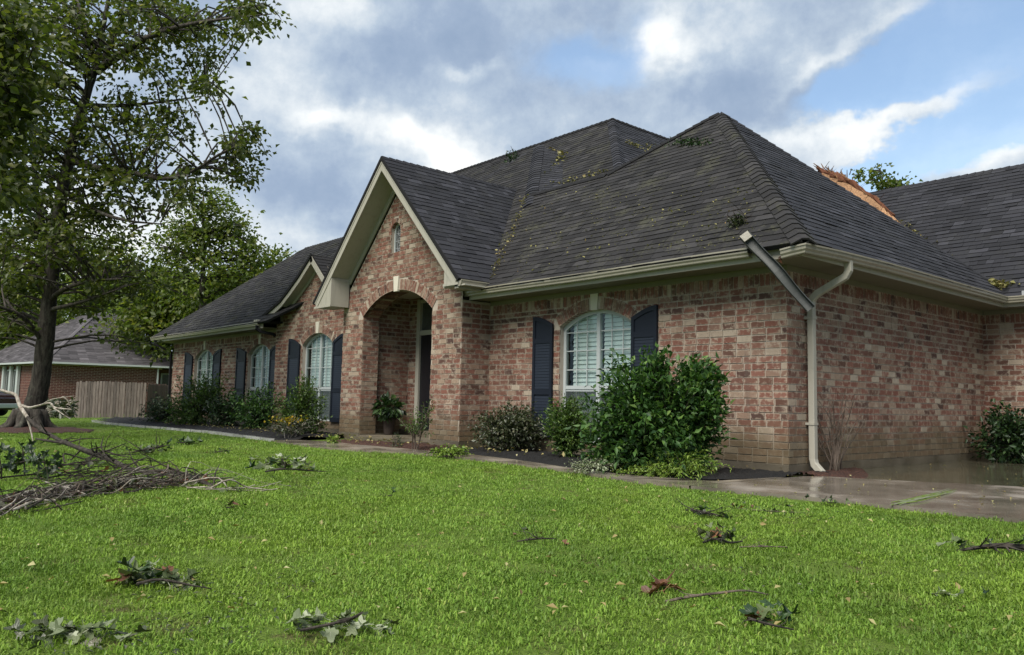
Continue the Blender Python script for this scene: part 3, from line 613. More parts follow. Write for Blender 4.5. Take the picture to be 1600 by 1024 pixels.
# foundation band
def slab(b, x0, x1, y0, y1): b.box(x0, x1, y0, y1, -0.15, ZF)
b = MB(); slab(b, -5.79, 0.012, -0.012, 0.3); b.build('foundation', M['found'], house)
b = MB(); slab(b, -0.3, 0.0125, 0.301, 6.46); b.build('foundation', M['found'], house)
b = MB(); slab(b, 0.014, 8, 6.468, 6.8); b.build('foundation', M['found'], house)
b = MB(); slab(b, BX0-.012, -9.145, BY-0.013, -0.02); b.build('foundation', M['found'], house)
b = MB(); slab(b, -6.685, BX1+0.012, BY-0.013, -0.013); b.build('foundation', M['found'], house)
b = MB(); slab(b, -14.41, BX0-.02, -0.132, 0.2); b.build('foundation', M['found'], house)
b = MB(); slab(b, -22.66, -14.42, -0.012, 0.2); b.build('foundation', M['found'], house)
# house core so that no light leaks through the shell, and the end walls out of sight
b = MB(); b.box(-22.62, -10.2, 0.75, 9.0, 0.0, 2.5); b.box(-9.2, -0.5, 1.0, 6.4, 0.0, 2.5); b.box(0.4, 7.4, 7.1, 12, 0, 2.5); b.build('inner_core', M['dark'], house)
b = MB(); b.box(-22.66, -22.62, 0, 5.5, 0, 2.55); b.build('end_wall', M['mortar'], house)

# whole bricks: the 300 that show largest become parts of their own, the rest are joined
def shown(C3, N, maxd=60):
    px, py, z = project(C3); return 0 < px < 1600 and 0 < py < 1024 and 0.3 < z < maxd and (CAM-C3)@N > 0
for q in BRICKS:
    C3, N = q[0], q[4]; v = CAM-C3; d = np.linalg.norm(v); q.append(((v@N)/d)/(d*d) if shown(C3, N) and not (-3.4 < C3[0] < -1.45 and C3[2] < 1.6 and C3[1] < 0.5) else 0.0)
BRICKS.sort(key=lambda q: -q[10])
variants = []
for k in range(24):
    vb = MB(); add_brick(vb, np.array((0, 0, 0.)), np.array((1., 0, 0)), np.array((0, -1., 0)), -(BL-MORT)/2, (BL-MORT)/2, -(COURSE-MORT)/2, (COURSE-MORT)/2, k/24.0); variants.append(vb.build('brick', M['brick'], data_only=True))
for i, (C3, wall, o, U, N, a, c, z, z1, bb, sc) in enumerate(BRICKS):
    if i < 296:
        ob = bpy.data.objects.new('brick', rng.choice(variants)); COL.objects.link(ob); ob.parent = wall
        ob.location = tuple(C3-np.array(WL[wall.name])); ob.rotation_euler = (0, 0, math.atan2(U[1], U[0]))
    else: add_brick(bb, o, U, N, a, c, z, z1, rng.random())
for wall, bb in wall_mb: stuff(bb.build('brickwork', M['brick'], wall))

# keystones
def keystone(o, U, c, z0, z1, w0, w1, proud=0.035):
    o, U, N = wall_frame(o, U); P = lambda u, z: o+U*u+N*(-0.03)+np.array((0, 0, z)); b = MB()
    b.prism([P(c-w0/2, z0), P(c+w0/2, z0), P(c+w1/2, z1), P(c-w1/2, z1)], N*(proud+0.03)); b.build('keystone', M['stone'], house, bevel=0.006)
keystone((BX0, BY, 0), X, oE.c, 2.915, 3.215, 0.135, 0.185); keystone((-5.8, 0, 0), X, oA.c, 2.268, 2.525, 0.13, 0.165, 0.025)
keystone((-14.4, -.12, 0), X, oC.c, 2.355, 2.63, 0.125, 0.165); keystone((-22.65, 0, 0), X, o1.c, 2.25, 2.52, 0.12, 0.15, 0.02); keystone((-22.65, 0, 0), X, o2.c, 2.25, 2.52, 0.12, 0.15, 0.02)

# ------------------------------------------------------------------ windows
def window(o, op, rows_hi, rows_lo, rail, screen=True, label=None, hcols=3):
    o = np.array(o, float); y = o[1]+0.09; c = o[0]+op.c; hw = op.hw; zt = lambda x: arch_z(x, c, hw, op.spring, op.top)
    b = MB(); fw = 0.055; n = 28; prof = [(c-hw, op.z0), (c-hw, op.spring)] + [(c-hw+2*hw*k/n, zt(c-hw+2*hw*k/n)) for k in range(1, n)] + [(c+hw, op.spring), (c+hw, op.z0)]
    inn = [(c+(x-c)*(hw-fw)/hw, z-(fw if z > op.spring-.01 and 0 < i < len(prof)-1 else 0)) for i, (x, z) in enumerate(prof)]
    for (a, d, e, f) in zip(prof, prof[1:], inn[1:], inn): b.prism([(a[0], y, a[1]), (d[0], y, d[1]), (e[0], y, e[1]), (f[0], y, f[1])], (0, 0.06, 0))
    b.box(c-hw+0.001, c+hw-0.001, y-0.05, y+0.06, op.z0-0.03, op.z0+0.035)
    fr = b.build('window', M['white'], house)
    if label: fr['label'] = label
    b = MB(); b.box(c-0.035, c+0.035, y-0.004, y+0.062, op.z0+.036, op.top-fw+0.003); b.build('mullion', M['white'], fr)
    for s_ in (-1, 1):
        x0, x1 = (c-hw+fw, c-0.036) if s_ < 0 else (c+0.036, c+hw-fw)
        b = MB(); b.box(x0+.001, x1-.001, y+0.004, y+0.05, rail-0.028, rail+0.028); b.box(x0+.001, x1-.001, y+0.015, y+0.045, rail-0.062, rail-0.03); b.build('meeting_rail', M['white'], fr)
        b = MB()
        for k in range(1, hcols):
            xx = x0+(x1-x0)*k/hcols; b.box(xx-0.0075, xx+0.0075, y+0.018, y+0.034, op.z0+.036, zt(xx)-fw+0.004)
        for z in rows_hi+rows_lo:
            w0 = x0; w1 = x1
            while zt(w0)-fw < z and w0 < x1: w0 += 0.01
            while zt(w1)-fw < z and w1 > x0: w1 -= 0.01
            b.box(w0+.001, w1-.001, y+0.0195, y+0.0325, z-0.0075, z+0.0075)
        b.build('muntin', M['white'], fr)
        # glass pane following the arch
        b = MB(); K = 14; top = [(x0+(x1-x0)*k/K, y+0.026, zt(x0+(x1-x0)*k/K)-fw*0.6) for k in range(K+1)]
        b.face([(x0, y+0.026, op.z0), (x1, y+0.026, op.z0)]+top[::-1]); b.build('pane', M['glass'], fr)
        if screen:
            b = MB(); b.face([(x0, y+0.012, op.z0+.035), (x1, y+0.012, op.z0+.035), (x1, y+0.012, rail-.065), (x0, y+0.012, rail-.065)]); b.build('insect_screen', M['screen'], fr)
        # blind: tilted slats, drawn short of the left edge in the left half
        b = MB(); bx0 = x0+(0.10 if s_ < 0 else 0.02); bx1 = x1-(0.02 if s_ < 0 else 0.12); z = op.z0+0.04
        while z < op.top-0.05:
            xa, xb = bx0, bx1
            while zt(xa)-0.03 < z and xa < bx1: xa += 0.02
            while zt(xb)-0.03 < z and xb > bx0: xb -= 0.02
            if xb-xa > 0.05: b.face([(xa, y+0.068, z), (xb, y+0.068, z+(rng.random()-.5)*.006), (xb, y+0.088, z+0.068), (xa, y+0.088, z+0.068)], rng.random())
            z += 0.07
        b.build('window_blind', M['blind'], fr)
    b = MB(); b.box(c-hw, c+hw, y+0.42, y+0.44, op.z0-.05, op.top); b.box(c-hw-.03, c-hw-.01, y+.05, y+0.43, op.z0-.05, op.top); b.box(c+hw+.01, c+hw+.03, y+.05, y+0.43, op.z0-.05, op.top); b.box(c-hw, c+hw, y+.06, y+.43, op.top, op.top+.02); b.build('room_back', M['dark'], fr)
    return fr
window((-5.8, 0, 0), oA, [1.955, 1.66, 1.36], [], 1.08, label='arched double window half hidden by the big bush')
reveal('window_reveal', (-5.8, 0, 0), X, oA, 0.16)
window((-14.4, -0.12, 0), oC, [2.02, 1.55], [0.68], 1.06, label='arched double window beside the entry arch')
reveal('window_reveal', (-14.4, -0.12, 0), X, oC, 0.16)
window((-22.65, 0, 0), o2, [1.93, 1.63, 1.35], [], 1.07); reveal('window_reveal', (-22.65, 0, 0), X, o2, 0.16)
window((-22.65, 0, 0), o1, [1.93, 1.63, 1.35], [0.68], 1.07); reveal('window_reveal', (-22.65, 0, 0), X, o1, 0.16)
# small leaded gable window
c = BX0+oS.c; y = BY+0.07; b = MB(); n = 16; zt = lambda x: arch_z(x, c, oS.hw, oS.spring, oS.top)
prof = [(c-oS.hw, oS.z0), (c-oS.hw, oS.spring)] + [(c-oS.hw+2*oS.hw*k/n, zt(c-oS.hw+2*oS.hw*k/n)) for k in range(1, n)] + [(c+oS.hw, oS.spring), (c+oS.hw, oS.z0)]
inn = [(c+(x-c)*0.83, z-(0.03 if z >= oS.spring else 0)) for x, z in prof]
for (a, d, e, f) in zip(prof, prof[1:], inn[1:], inn): b.prism([(a[0], y, a[1]), (d[0], y, d[1]), (e[0], y, e[1]), (f[0], y, f[1])], (0, 0.04, 0))
b.box(c-oS.hw-.01, c+oS.hw+.01, y-0.03, y+0.04, oS.z0-.02, oS.z0+0.03)
sw = b.build('gable_window', M['white'], house); sw['label'] = 'small arched leaded window high in the entry gable'
b = MB(); b.face([(x, y+0.03, z) for x, z in inn]); b.build('pane', M['lead'], sw)
b = MB()
for k in range(3): b.box(c-.14, c+.14, y+0.016, y+0.024, oS.z0+0.12+0.15*k, oS.z0+0.129+0.15*k)
for xx in (c-0.07, c, c+0.07): b.box(xx-.0035, xx+.0035, y+0.0165, y+0.0235, oS.z0+.03, zt(xx)-.03)
for k in range(3): b.tube([(c+0.055*math.cos(t), y+0.02, 3.80+0.15*k+0.055*math.sin(t)) for t in np.linspace(0, 2*math.pi, 13)], 0.005, 5)
b.build('lead_came', M['galv'], sw); reveal('window_reveal', (BX0, BY, 0), X, oS, 0.12)

# shutters: framed, arched heads, louvred panels
def shutter(x0, x1, y, z0, z_in, z_out, inner):
    """inner = +1 when the window is on the +x side"""
    n = 10; hi = lambda x: (lambda t: z_in+(z_out-z_in)*math.sin(math.pi/2*t))(((x1-x) if inner > 0 else (x-x0))/(x1-x0))
    xs = [x0+(x1-x0)*k/n for k in range(n+1)]; b = MB(); yb, yf = y-0.018, y-0.055
    b.prism([(x0, yb, z0), (x1, yb, z0)]+[(x, yb, hi(x)) for x in xs[::-1]], (0, -0.02, 0))
    st = 0.055; zz = [z0, z0+0.09, 0.96, 1.04, 1.80, 1.88]
    for xa, xb in ((x0, x0+st), (x1-st, x1)):
        k = [x for x in xs if xa < x < xb]; b.prism([(xa, yb-.02, z0), (xb, yb-.02, z0)]+[(x, yb-.02, hi(x)) for x in [xb]+k[::-1]+[xa]], (0, yf-yb+.02, 0))
    for za, zb in ((z0, z0+0.09), (0.96, 1.05), (1.80, 1.88)): b.box(x0+st+.0005, x1-st-.0005, yf+0.002, yb-0.021, za, zb)
    xi = [x for x in np.linspace(x0+st+.0005, x1-st-.0005, 9)]
    for xa, xb in zip(xi, xi[1:]): b.prism([(xa, yb-.0205, hi(xa)-.07), (xb, yb-.0205, hi(xb)-.07), (xb, yb-.0205, hi(xb)-.001), (xa, yb-.0205, hi(xa)-.001)], (0, yf-yb+.0225, 0))
    sh = b.build('shutter', M['shutter'], house); b = MB()
    for za, zb in ((z0+0.095, 0.955), (1.055, 1.795)):
        z = za
        while z < zb-0.03:
            b.face([(x0+st, yf+.012, z), (x1-st, yf+.012, z), (x1-st, yb-.022, z+0.04), (x0+st, yb-.022, z+0.04)]); z += 0.047
    b.build('louver', M['louver'], sh); return sh
shutter(-4.615, -4.145, 0, 0.28, 2.10, 2.25, 1); shutter(-2.475, -2.0, 0, 0.28, 2.10, 2.25, -1)
shutter(-13.57, -12.96, -0.12, 0.30, 2.12, 2.29, 1); shutter(-11.28, -10.78, -0.12, 0.30, 2.12, 2.29, -1)
shutter(-17.16, -16.52, 0, 0.26, 2.06, 2.20, 1); shutter(-14.92, -14.45, 0, 0.26, 2.06, 2.20, -1)
shutter(-21.42, -20.72, 0, 0.26, 2.06, 2.22, 1); shutter(-18.95, -18.36, 0, 0.26, 2.06, 2.22, -1)

# front door recess
b = MB(); b.box(-8.95, -8.83, 0.54, 0.62, 0.2, 2.95); b.box(-8.829, -6.9, 0.55, 0.62, 2.19, 2.29); b.box(-8.829, -6.9, 0.55, 0.62, 2.88, 2.95); b.build('door_frame', M['trim'], house)
b = MB(); b.box(-8.829, -8.45, 0.585, 0.62, 0.2, 2.189); b.box(-8.44, -6.9, 0.60, 0.63, 0.2, 2.189)
for xa in (-8.36, -7.55): b.box(xa, xa+.6, 0.59, 0.6, 0.35, 0.95); b.box(xa, xa+.6, 0.59, 0.6, 1.1, 2.05)
dr = b.build('front_door', M['door'], house); dr['label'] = 'dark front door deep in the arched porch'
b = MB(); b.tube([(-7.66, 0.56, 1.08), (-7.66, 0.54, 1.1), (-7.66, 0.54, 1.2), (-7.66, 0.57, 1.22)], 0.012, 6); b.build('handle', M['chrome'], dr)
b = MB(); b.box(-8.828, -6.9, 0.60, 0.62, 2.291, 2.879); b.build('transom_pane', M['lead'], house)
b = MB(); b.box(-9.3, -6.4, 0.42, 0.62, 0.106, 0.2); b.build('threshold', M['found'], house)

# ------------------------------------------------------------------ roofs
PS = 0.94; CV = 1/math.sqrt(1+PS*PS); SV = PS*CV
EY, EZ = -0.56, 2.76                                         # front eave line
SHINGLES = []; EXPO = 0.134
def clip(poly, conv):
    out = poly
    for i in range(len(conv)):
        (ax, ay), (bx, by) = conv[i], conv[(i+1) % len(conv)]; inp = out; out = []
        if not inp: return []
        side = lambda p: (bx-ax)*(p[1]-ay)-(by-ay)*(p[0]-ax)
        for j in range(len(inp)):
            p, q = inp[j], inp[(j+1) % len(inp)]; sp, sq = side(p), side(q)
            if sp >= 0: out.append(p)
            if (sp >= 0) != (sq >= 0):
                t = sp/(sp-sq); out.append((p[0]+(q[0]-p[0])*t, p[1]+(q[1]-p[1])*t))
    return out
def ccw(poly):
    a = sum(p[0]*q[1]-q[0]*p[1] for p, q in zip(poly, poly[1:]+poly[:1])); return poly if a > 0 else poly[::-1]
def tab_mesh(b, P, poly, v0, tl, rnd, th=0.003, expo=EXPO):
    h = lambda v: tl+(th-tl)*min(1, max(0, (v-v0)/expo))
    top = [P(u, v, h(v)) for u, v in poly]; bot = [P(u, v, -0.001) for u, v in poly]; n = len(poly)
    b.face(top, rnd)
    for i in range(n):
        j = (i+1) % n; b.face([bot[i], bot[j], top[j], top[i]], rnd)
def roof_slope(name, O, U, V, pieces, mat='shingle', collect=True, expo=EXPO, tabw=0.33, label=None, deck=0.05, lift=1.0):
    O, U, V = np.array(O, float), np.array(U, float), np.array(V, float); N = np.cross(U, V); P = lambda u, v, h=0.0: O+U*u+V*v+N*h
    b = MB(); pieces = [ccw(list(p)) for p in pieces]
    for pc in pieces: b.prism([P(u, v, -deck) for u, v in pc], N*(deck-0.002))
    part = b.build(name, M['felt'], house)
    if label: part['label'] = label
    sb = MB(); us = [p[0] for pc in pieces for p in pc]; vs = [p[1] for pc in pieces for p in pc]
    v = min(vs); row = 0
    while v < max(vs):
        u = min(us)-rng.random()*tabw-(tabw/2 if row % 2 else 0)
        while u < max(us):
            w = tabw*rng.choice((0.4, 0.6, 0.8, 1.0, 1.0)); rnd = rng.random(); tl = (0.009+0.010*rng.random()*rng.random()+0.004*rng.random())*lift; dv = (rng.random()-.5)*0.026
            rect = [(u+.002, v+dv), (u+w-.002, v+dv*0.5), (u+w-.002, v+expo+0.012), (u+.002, v+expo+0.012)]
            hits = []
            for pc in pieces:
                c = clip(rect, pc)
                if len(c) >= 3 and abs(sum(p[0]*q[1]-q[0]*p[1] for p, q in zip(c, c[1:]+c[:1])))/2 > 0.0012: hits.append(c)
            area = sum(abs(sum(p[0]*q[1]-q[0]*p[1] for p, q in zip(c, c[1:]+c[:1])))/2 for c in hits)
            if len(hits) == 1 and collect and abs(w-tabw) < 1e-6 and area > 0.98*w*expo: SHINGLES.append([P(u+w/2, v+expo/2), part, O, U, V, N, hits[0], v, tl, sb, mat, u, expo])
            else:
                for c in hits: tab_mesh(sb, P, c, v, tl, rnd, expo=expo)
            u += w
        v += expo; row += 1
    slope_mb.append((part, sb, mat)); return part
slope_mb = []
Yf = lambda y: (y-EY)/CV            # plan distance -> distance up the slope
fV, xV, xVm = (0, CV, SV), (-CV, 0, SV), (CV, 0, SV)
roof_slope('roof_slope', (0, EY, EZ), X, fV, [[(0.56, Yf(-.6)), (-3.03, Yf(3.03)), (-4.80, Yf(1.95)), (-4.80, Yf(-.6))], [(-4.80, Yf(-.6)), (-4.80, Yf(1.95)), (-7.45, Yf(1.95)), (-5.42, Yf(-.6))]], label='mossy front roof slope above the big window')
roof_slope('roof_slope', (0.56, 0, EZ), Yv, xV, [[(-.56, -.05), (6.62, -.05), (3.03, (3.59)/CV)]], 'shingle_clean', label='cleaner roof slope facing the driveway, blue grey from painted sky sheen')
FEY = 5.92; Yg = lambda y: (y-FEY)/CV
roof_slope('roof_slope', (0, FEY, EZ), X, fV, [[(0.45, -.05), (8.2, -.05), (8.2, Yg(9.22)), (-3.4, Yg(9.22)), (-2.7, Yg(8.1)), (-0.8, Yg(6.2))]], 'shingle_clean', label='roof slope of the garage wing', lift=1.2)
# entry gable roof
PB = 1.02; CB = 1/math.sqrt(1+PB*PB); SB = PB*CB; GZ, GXE = 5.49, 2.58; Lb = GXE/CB
roof_slope('roof_slope', (BCX+GXE, 0, GZ-PB*GXE), Yv, (-CB, 0, SB), [[(-1.10, -.02), (0.1, -.02), (3.4, Lb), (-1.10, Lb)]], 'shingle_clean', label='dark right slope of the entry gable roof')
roof_slope('roof_slope', (BCX-GXE, 0, GZ-PB*GXE), (0, -1, 0), (CB, 0, SB), [[(1.10, -.02), (-0.1, -.02), (-3.4, Lb), (1.10, Lb)]], 'shingle_clean', collect=False)
# main body roofs behind: lower front hip and the tall rear block
roof_slope('roof_slope', (0, EY, EZ), X, fV, [[(-9.23, Yf(4.23)), (-12.9, Yf(0.95)), (-5.9, Yf(0.95))]], 'shingle_far', False)
def slope3(pts, mat, first=0.0):
    pts = [np.asarray(p, float) for p in pts]; N = np.cross(pts[1]-pts[0], pts[2]-pts[0]); N = N/np.linalg.norm(N); N = N if N[2] > 0 else -N; U = np.cross((0, 0, 1.), N); U /= np.linalg.norm(U); V = np.cross(N, U); O = pts[0]
    return roof_slope('roof_slope', O, U, V, [[((p-O)@U, (p-O)@V) for p in pts]], mat, False)
GD = 0.30; GPL = ((0, -PS, 1), EZ-PS*(EY+GD)); GA = plane(957, 187, *GPL); HA = np.array((-9.23, 4.23, 7.26)); HB = np.array((-6.95, 1.95, 5.12)); HV = plane(881, 245, *GPL); HV2 = plane(829, 304, *GPL)
HN = np.cross(HB-HA, HV-HA); HN = HN/np.linalg.norm(HN); HN = HN if HN[2] > 0 else -HN; HD = np.cross(HN, (0, -PS*CV, CV)); HD = HD if HD[2] < 0 else -HD; HD = HD/np.linalg.norm(HD)
slope3([HA, HB, HV+HD*((HV[1]-HB[1]+.1)/-HD[1] if HD[1] < -.05 else 3.0), HV-HD*.1], 'shingle_clean')
roof_slope('roof_slope', (0, EY+GD, EZ), X, fV, [[(GA[0], (GA[1]-EY-GD)/CV), (-15.5, (GA[1]-EY-GD)/CV), (-15.5, 1.3/CV), (GA[0]+GA[1]-EY-GD-1.3, 1.3/CV)]], 'shingle_far', False)
GX = GA[0]+(GA[2]-EZ)/PS
roof_slope('roof_slope', (GX, 0, EZ), Yv, xV, [[(GA[1], (GX-GA[0])/CV), (13.5, (GX-GA[0])/CV), (13.5, 1.3/CV), (GA[1]-(GX-GA[0])+1.3, 1.3/CV)]], 'shingle_clean', False)
# left wing
roof_slope('roof_slope', (0, EY, EZ), X, fV, [[(-23.2, Yf(-.6)), (-14.0, Yf(-.6)), (-9.8, Yf(1.2)), (-9.8, Yf(2.44)), (-18.2, Yf(2.44))]], 'shingle_far', False, label='weathered roof slope of the left wing')
b = MB()
for f in ([(-23.2, -.56, 2.76), (-18.2, 2.44, 5.58), (-23.2, 6.0, 2.76)], [(-18.2, 2.44, 5.58), (-9.8, 2.44, 5.58), (-9.8, 6, 2.76), (-23.2, 6, 2.76)], [(-3.03, 3.03, 6.13), (0.56, 6.62, 2.76), (-5.0, 6.62, 2.76)], [(-3.03, 3.03, 6.13), (-4.8, 1.95, 5.12), (-6.6, 6.62, 2.76)],
          [(-4.8, 1.95, 5.117), (-7.4, 1.95, 5.117), (-7.4, 2.8, 4.3), (-4.8, 2.8, 4.3)], [(8.2, 9.22, 5.86), (-3.0, 9.22, 5.86), (-3, 12.5, 2.76), (8.2, 12.5, 2.76)], [(-9.23, 4.23, 7.26), (-12.9, 0.95, 4.1), (-12.9, 6, 4.1)]): b.face(f[::-1])
b.build('rear_slope', M['felt'], house)
# curved gable C
CP = [(-12.15, 4.22), (-12.75, 3.80), (-13.3, 3.48), (-13.75, 3.24), (-14.3, 3.06), (-14.98, 2.86)]
RAKE_Y = -0.35
for (xa, za), (xb, zb) in zip(CP, CP[1:]):
    L = math.hypot(xa-xb, za-zb); V = ((xa-xb)/L, 0, (za-zb)/L); yb = lambda z: EY+(z-EZ)/PS+0.12
    roof_slope('roof_slope', (xb, 0, zb), (0, -1, 0), V, [[(-RAKE_Y, 0), (-RAKE_Y, L), (-yb(za), L), (-yb(zb), 0)]], 'shingle_far', False, expo=min(0.134, L/2), deck=0.03)
CPR = [(-12.15, 4.22), (-11.4, 3.58), (-10.2, 2.95)]
for (xa, za), (xb, zb) in zip(CPR, CPR[1:]):
    L = math.hypot(xa-xb, za-zb); V = ((xa-xb)/L, 0, (za-zb)/L); yb = lambda z: EY+(z-EZ)/PS+0.12
    roof_slope('roof_slope', (xb, 0, zb), Yv, V, [[(RAKE_Y, 0), (yb(zb), 0), (yb(za), L), (RAKE_Y, L)]], 'shingle_far', False, deck=0.03)
for q in SHINGLES:
    C3, N = q[0], q[5]; v = CAM-C3; d = np.linalg.norm(v); q.append((v@N)/d/(d*d) if shown(C3, N, 40) else 0.0)
SHINGLES.sort(key=lambda q: -q[-1])
tabs = {}
for mk in ('shingle', 'shingle_clean'):
    for k in range(12):
        tb = MB(); w = 0.33; tab_mesh(tb, lambda u, v, h: (u, v, h), [(.002, (rng.random()-.5)*.02), (w-.002, (rng.random()-.5)*.02), (w-.002, EXPO+.012), (.002, EXPO+.012)], 0, 0.010+0.010*rng.random(), k/12); tabs[mk, k] = tb.build('shingle', M[mk], data_only=True)
for i, (C3, part, O, U, V, N, c, v, tl, sb, mat, u, expo, sc) in enumerate(SHINGLES):
    if i < 296:
        ob = bpy.data.objects.new('shingle', tabs[mat, rng.randrange(12)]); COL.objects.link(ob); ob.parent = part
        R_ = Matrix(((U[0], V[0], N[0]), (U[1], V[1], N[1]), (U[2], V[2], N[2]))); p = O+U*u+V*v-np.array(WL[part.name])
        ob.location = tuple(p); ob.rotation_euler = R_.to_euler()
    else: tab_mesh(sb, lambda a, b_, h: O+U*a+V*b_+N*h, c, v, tl, rng.random())
for part, sb, mat in slope_mb: stuff(sb.build('shingle_courses', M[mat], part))

# ridge and hip caps: bent shingles overlapping up the line a -> b, s1 and s2 point down the two slopes
def caps(a, b_, s1, s2, single, mat='shingle', w=0.15, expo=0.16, lift=0.02):
    a, b_, s1, s2 = (np.asarray(q, float) for q in (a, b_, s1, s2)); D = b_-a; L = np.linalg.norm(D); D /= L
    s1 = s1-D*(s1@D); s1 /= np.linalg.norm(s1); s2 = s2-D*(s2@D); s2 /= np.linalg.norm(s2); up = -(s1+s2); up /= np.linalg.norm(up); mb = MB()
    for k in range(int(L/expo)):
        p = a+D*k*expo; q = p+D*(expo+0.03); j = (rng.random()-.5)*0.012; m_ = mb if not single else MB(); rn = rng.random()
        lo, hi = lift+0.013+0.008*rng.random(), lift
        A = [p+s1*(w+j)+up*(lo-.012)+D*j, p+s1*w*.25+up*lo, p+s2*w*.25+up*lo, p+s2*(w+j)+up*(lo-.012)+D*j]; B = [q+s1*w+up*(hi-.012), q+s1*w*.25+up*hi, q+s2*w*.25+up*hi, q+s2*w+up*(hi-.012)]; Z = [x-up*0.022 for x in A]
        m_.mesh(A+B+Z, [(0, 1, 5, 4), (1, 2, 6, 5), (2, 3, 7, 6), (8, 9, 1, 0), (9, 10, 2, 1), (10, 11, 3, 2), (8, 0, 4), (11, 7, 3)], rn)
        if single: m_.build('ridge_cap', M[mat], house)
    if not single: stuff(mb.build('ridge_caps', M[mat], house))
dF, dE = (0, -CV, -SV), (CV, 0, -SV)
APEX = (-3.03, 3.03, 6.135)
caps((0.58, -0.58, 2.755), APEX, dF, dE, True, 'shingle', 0.17)
caps((0.56, 6.62, 2.76), APEX, dE, (0, CV, -SV), True, 'shingle_clean', 0.1)
caps((-4.80, 1.95, 5.118), APEX, dF, (-.4, .6, -.7), True, 'felt', 0.1, lift=.045); caps((-7.1, 1.95, 5.118), (-4.80, 1.95, 5.118), dF, (0, CV, -SV), True, 'felt', 0.1, lift=.045)
caps((BCX, -1.10, GZ), (BCX, 2.7, GZ), (CB, 0, -SB), (-CB, 0, -SB), True, 'shingle_clean', 0.1)
caps((8.0, 9.22, EZ+PS*3.3), (-3.0, 9.22, EZ+PS*3.3), dF, (0, CV, -SV), True, 'shingle_clean', 0.12)
caps((-6.6, 1.6, 4.79), (-9.23, 4.23, 7.26), dF, HV-HA, False, 'shingle_clean', 0.15, lift=0.03); caps(HA, HV+np.array((-.1, .1, .05)), dE, (-CV, 0, -SV), False, 'shingle_clean', .1)
caps(GA+np.array((3.2, -3.2, -3.2*PS)), GA, dF, dE, False, 'shingle_clean', 0.14, lift=0.03); caps(GA, GA+np.array((-7, 0, 0)), dF, (0, CV, -SV), False, 'felt', 0.12, lift=.04); caps(GA, GA+np.array((0, 7., 0)), dE, (-CV, 0, -SV), False, 'felt', 0.12, lift=.04)
caps((-12.9, 0.95, 4.18), (-9.23, 4.23, 7.26), dF, (-CV, 0, -SV), False, 'shingle_clean', 0.1)
caps((-23.2, -.56, 2.76), (-18.2, 2.44, 5.58), dF, (-.7, .1, -.7), False, 'shingle_far', 0.1); caps((-18.2, 2.44, 5.58), (-10, 2.44, 5.58), dF, (0, CV, -SV), False, 'shingle_far', .1)

# torn valley: bare decking and a rolled lip of torn felt where the garage wing meets the hip
dn = np.array((0, -PS*CV, CV)); FP = ((0, -PS, 1), EZ-PS*FEY)
pl_ = lambda x, y, off=0.05: plane(x, y, *FP)+dn*off
b = MB(); edge_lo = [(1284, 274), (1308, 290), (1330, 304), (1352, 320), (1376, 338), (1398, 354), (1420, 370)]; edge_hi = [(1292, 272), (1314, 282), (1334, 292), (1358, 307), (1381, 326), (1402, 346), (1422, 366)]
boards = MB()
for k in range(len(edge_lo)-1):
    q = [pl_(*edge_lo[k]), pl_(edge_lo[k+1][0]-.6, edge_lo[k+1][1]-.4), pl_(edge_hi[k+1][0]-.6, edge_hi[k+1][1]-.5), pl_(*edge_hi[k])]
    q = [q[0]+(q[0]-q[3])*0.9, q[1]+(q[1]-q[2])*0.9, q[2], q[3]]
    boards = MB(); boards.prism([x-dn*0.02 for x in q], dn*(0.02+0.012*rng.random()), rng.random()); boards.build('plank', M['deck'], house)
b = MB(); lip = [(1278, 264), (1290, 271), (1304, 277), (1318, 283), (1334, 291), (1350, 301), (1366, 312), (1384, 327), (1404, 347)]
path = [plane(x, y, *FP)+dn*0.05+np.array((0, 0, (rng.random()-.5)*.06)) for x, y in lip]; pth = []
for p, q in zip(path, path[1:]): pth += [p, p*.66+q*.34, p*.33+q*.67]
b.tube(pth, [0.03+0.05*math.sin(math.pi*min(1, i/17))*(0.6+.8*rng.random()) if i < 18 else 0.035 for i in range(len(pth))], 9, wob=0.9); b.build('torn_felt_roll', M['rust'], house)
b = MB()
for p, q in zip(path, path[1:]): b.face([p-dn*.06, q-dn*.06, q+np.array((0, 2.6, -2.6)), p+np.array((0, 2.6, -2.6))])
p = path[0]-dn*.06; b.face([p, p+np.array((0, 2.6, -2.6)), p+np.array((.3, -2.2, -2.6))]); b.build('rear_slope', M['felt'], house)
g_ = np.random.default_rng(66); b = MB()
for k in range(46):
    i = int(g_.integers(0, len(pth)-1)); p = np.array(pth[i])+g_.normal(size=3)*.05; e = p+np.array((g_.normal()*.16, -.05-.1*g_.random(), .05+.13*g_.random()*abs(g_.normal()))); b.prism([p, p+np.array((.03, 0, .01)), e+np.array((.008, 0, 0)), e], (0, .012, .004), g_.random())
stuff(b.build('splinters', M['deck'], house)); b = MB()
for k in range(30):
    i = int(g_.integers(0, len(edge_hi)-1)); t = g_.random(); p = pl_(edge_hi[i][0]*(1-t)+edge_hi[i+1][0]*t, edge_hi[i][1]*(1-t)+edge_hi[i+1][1]*t+3*g_.random(), .04); s_ = .05+.1*g_.random(); b.prism([p+np.array((-s_, 0, 0)), p+np.array((s_*.6, .02, .02*g_.normal())), p+np.array((s_, -.03, -.1)), p+np.array((-s_*.5, -.05, -.12+.04*g_.normal()))], dn*.012, g_.random())
stuff(b.build('torn_shingles', M['shingle'], house))

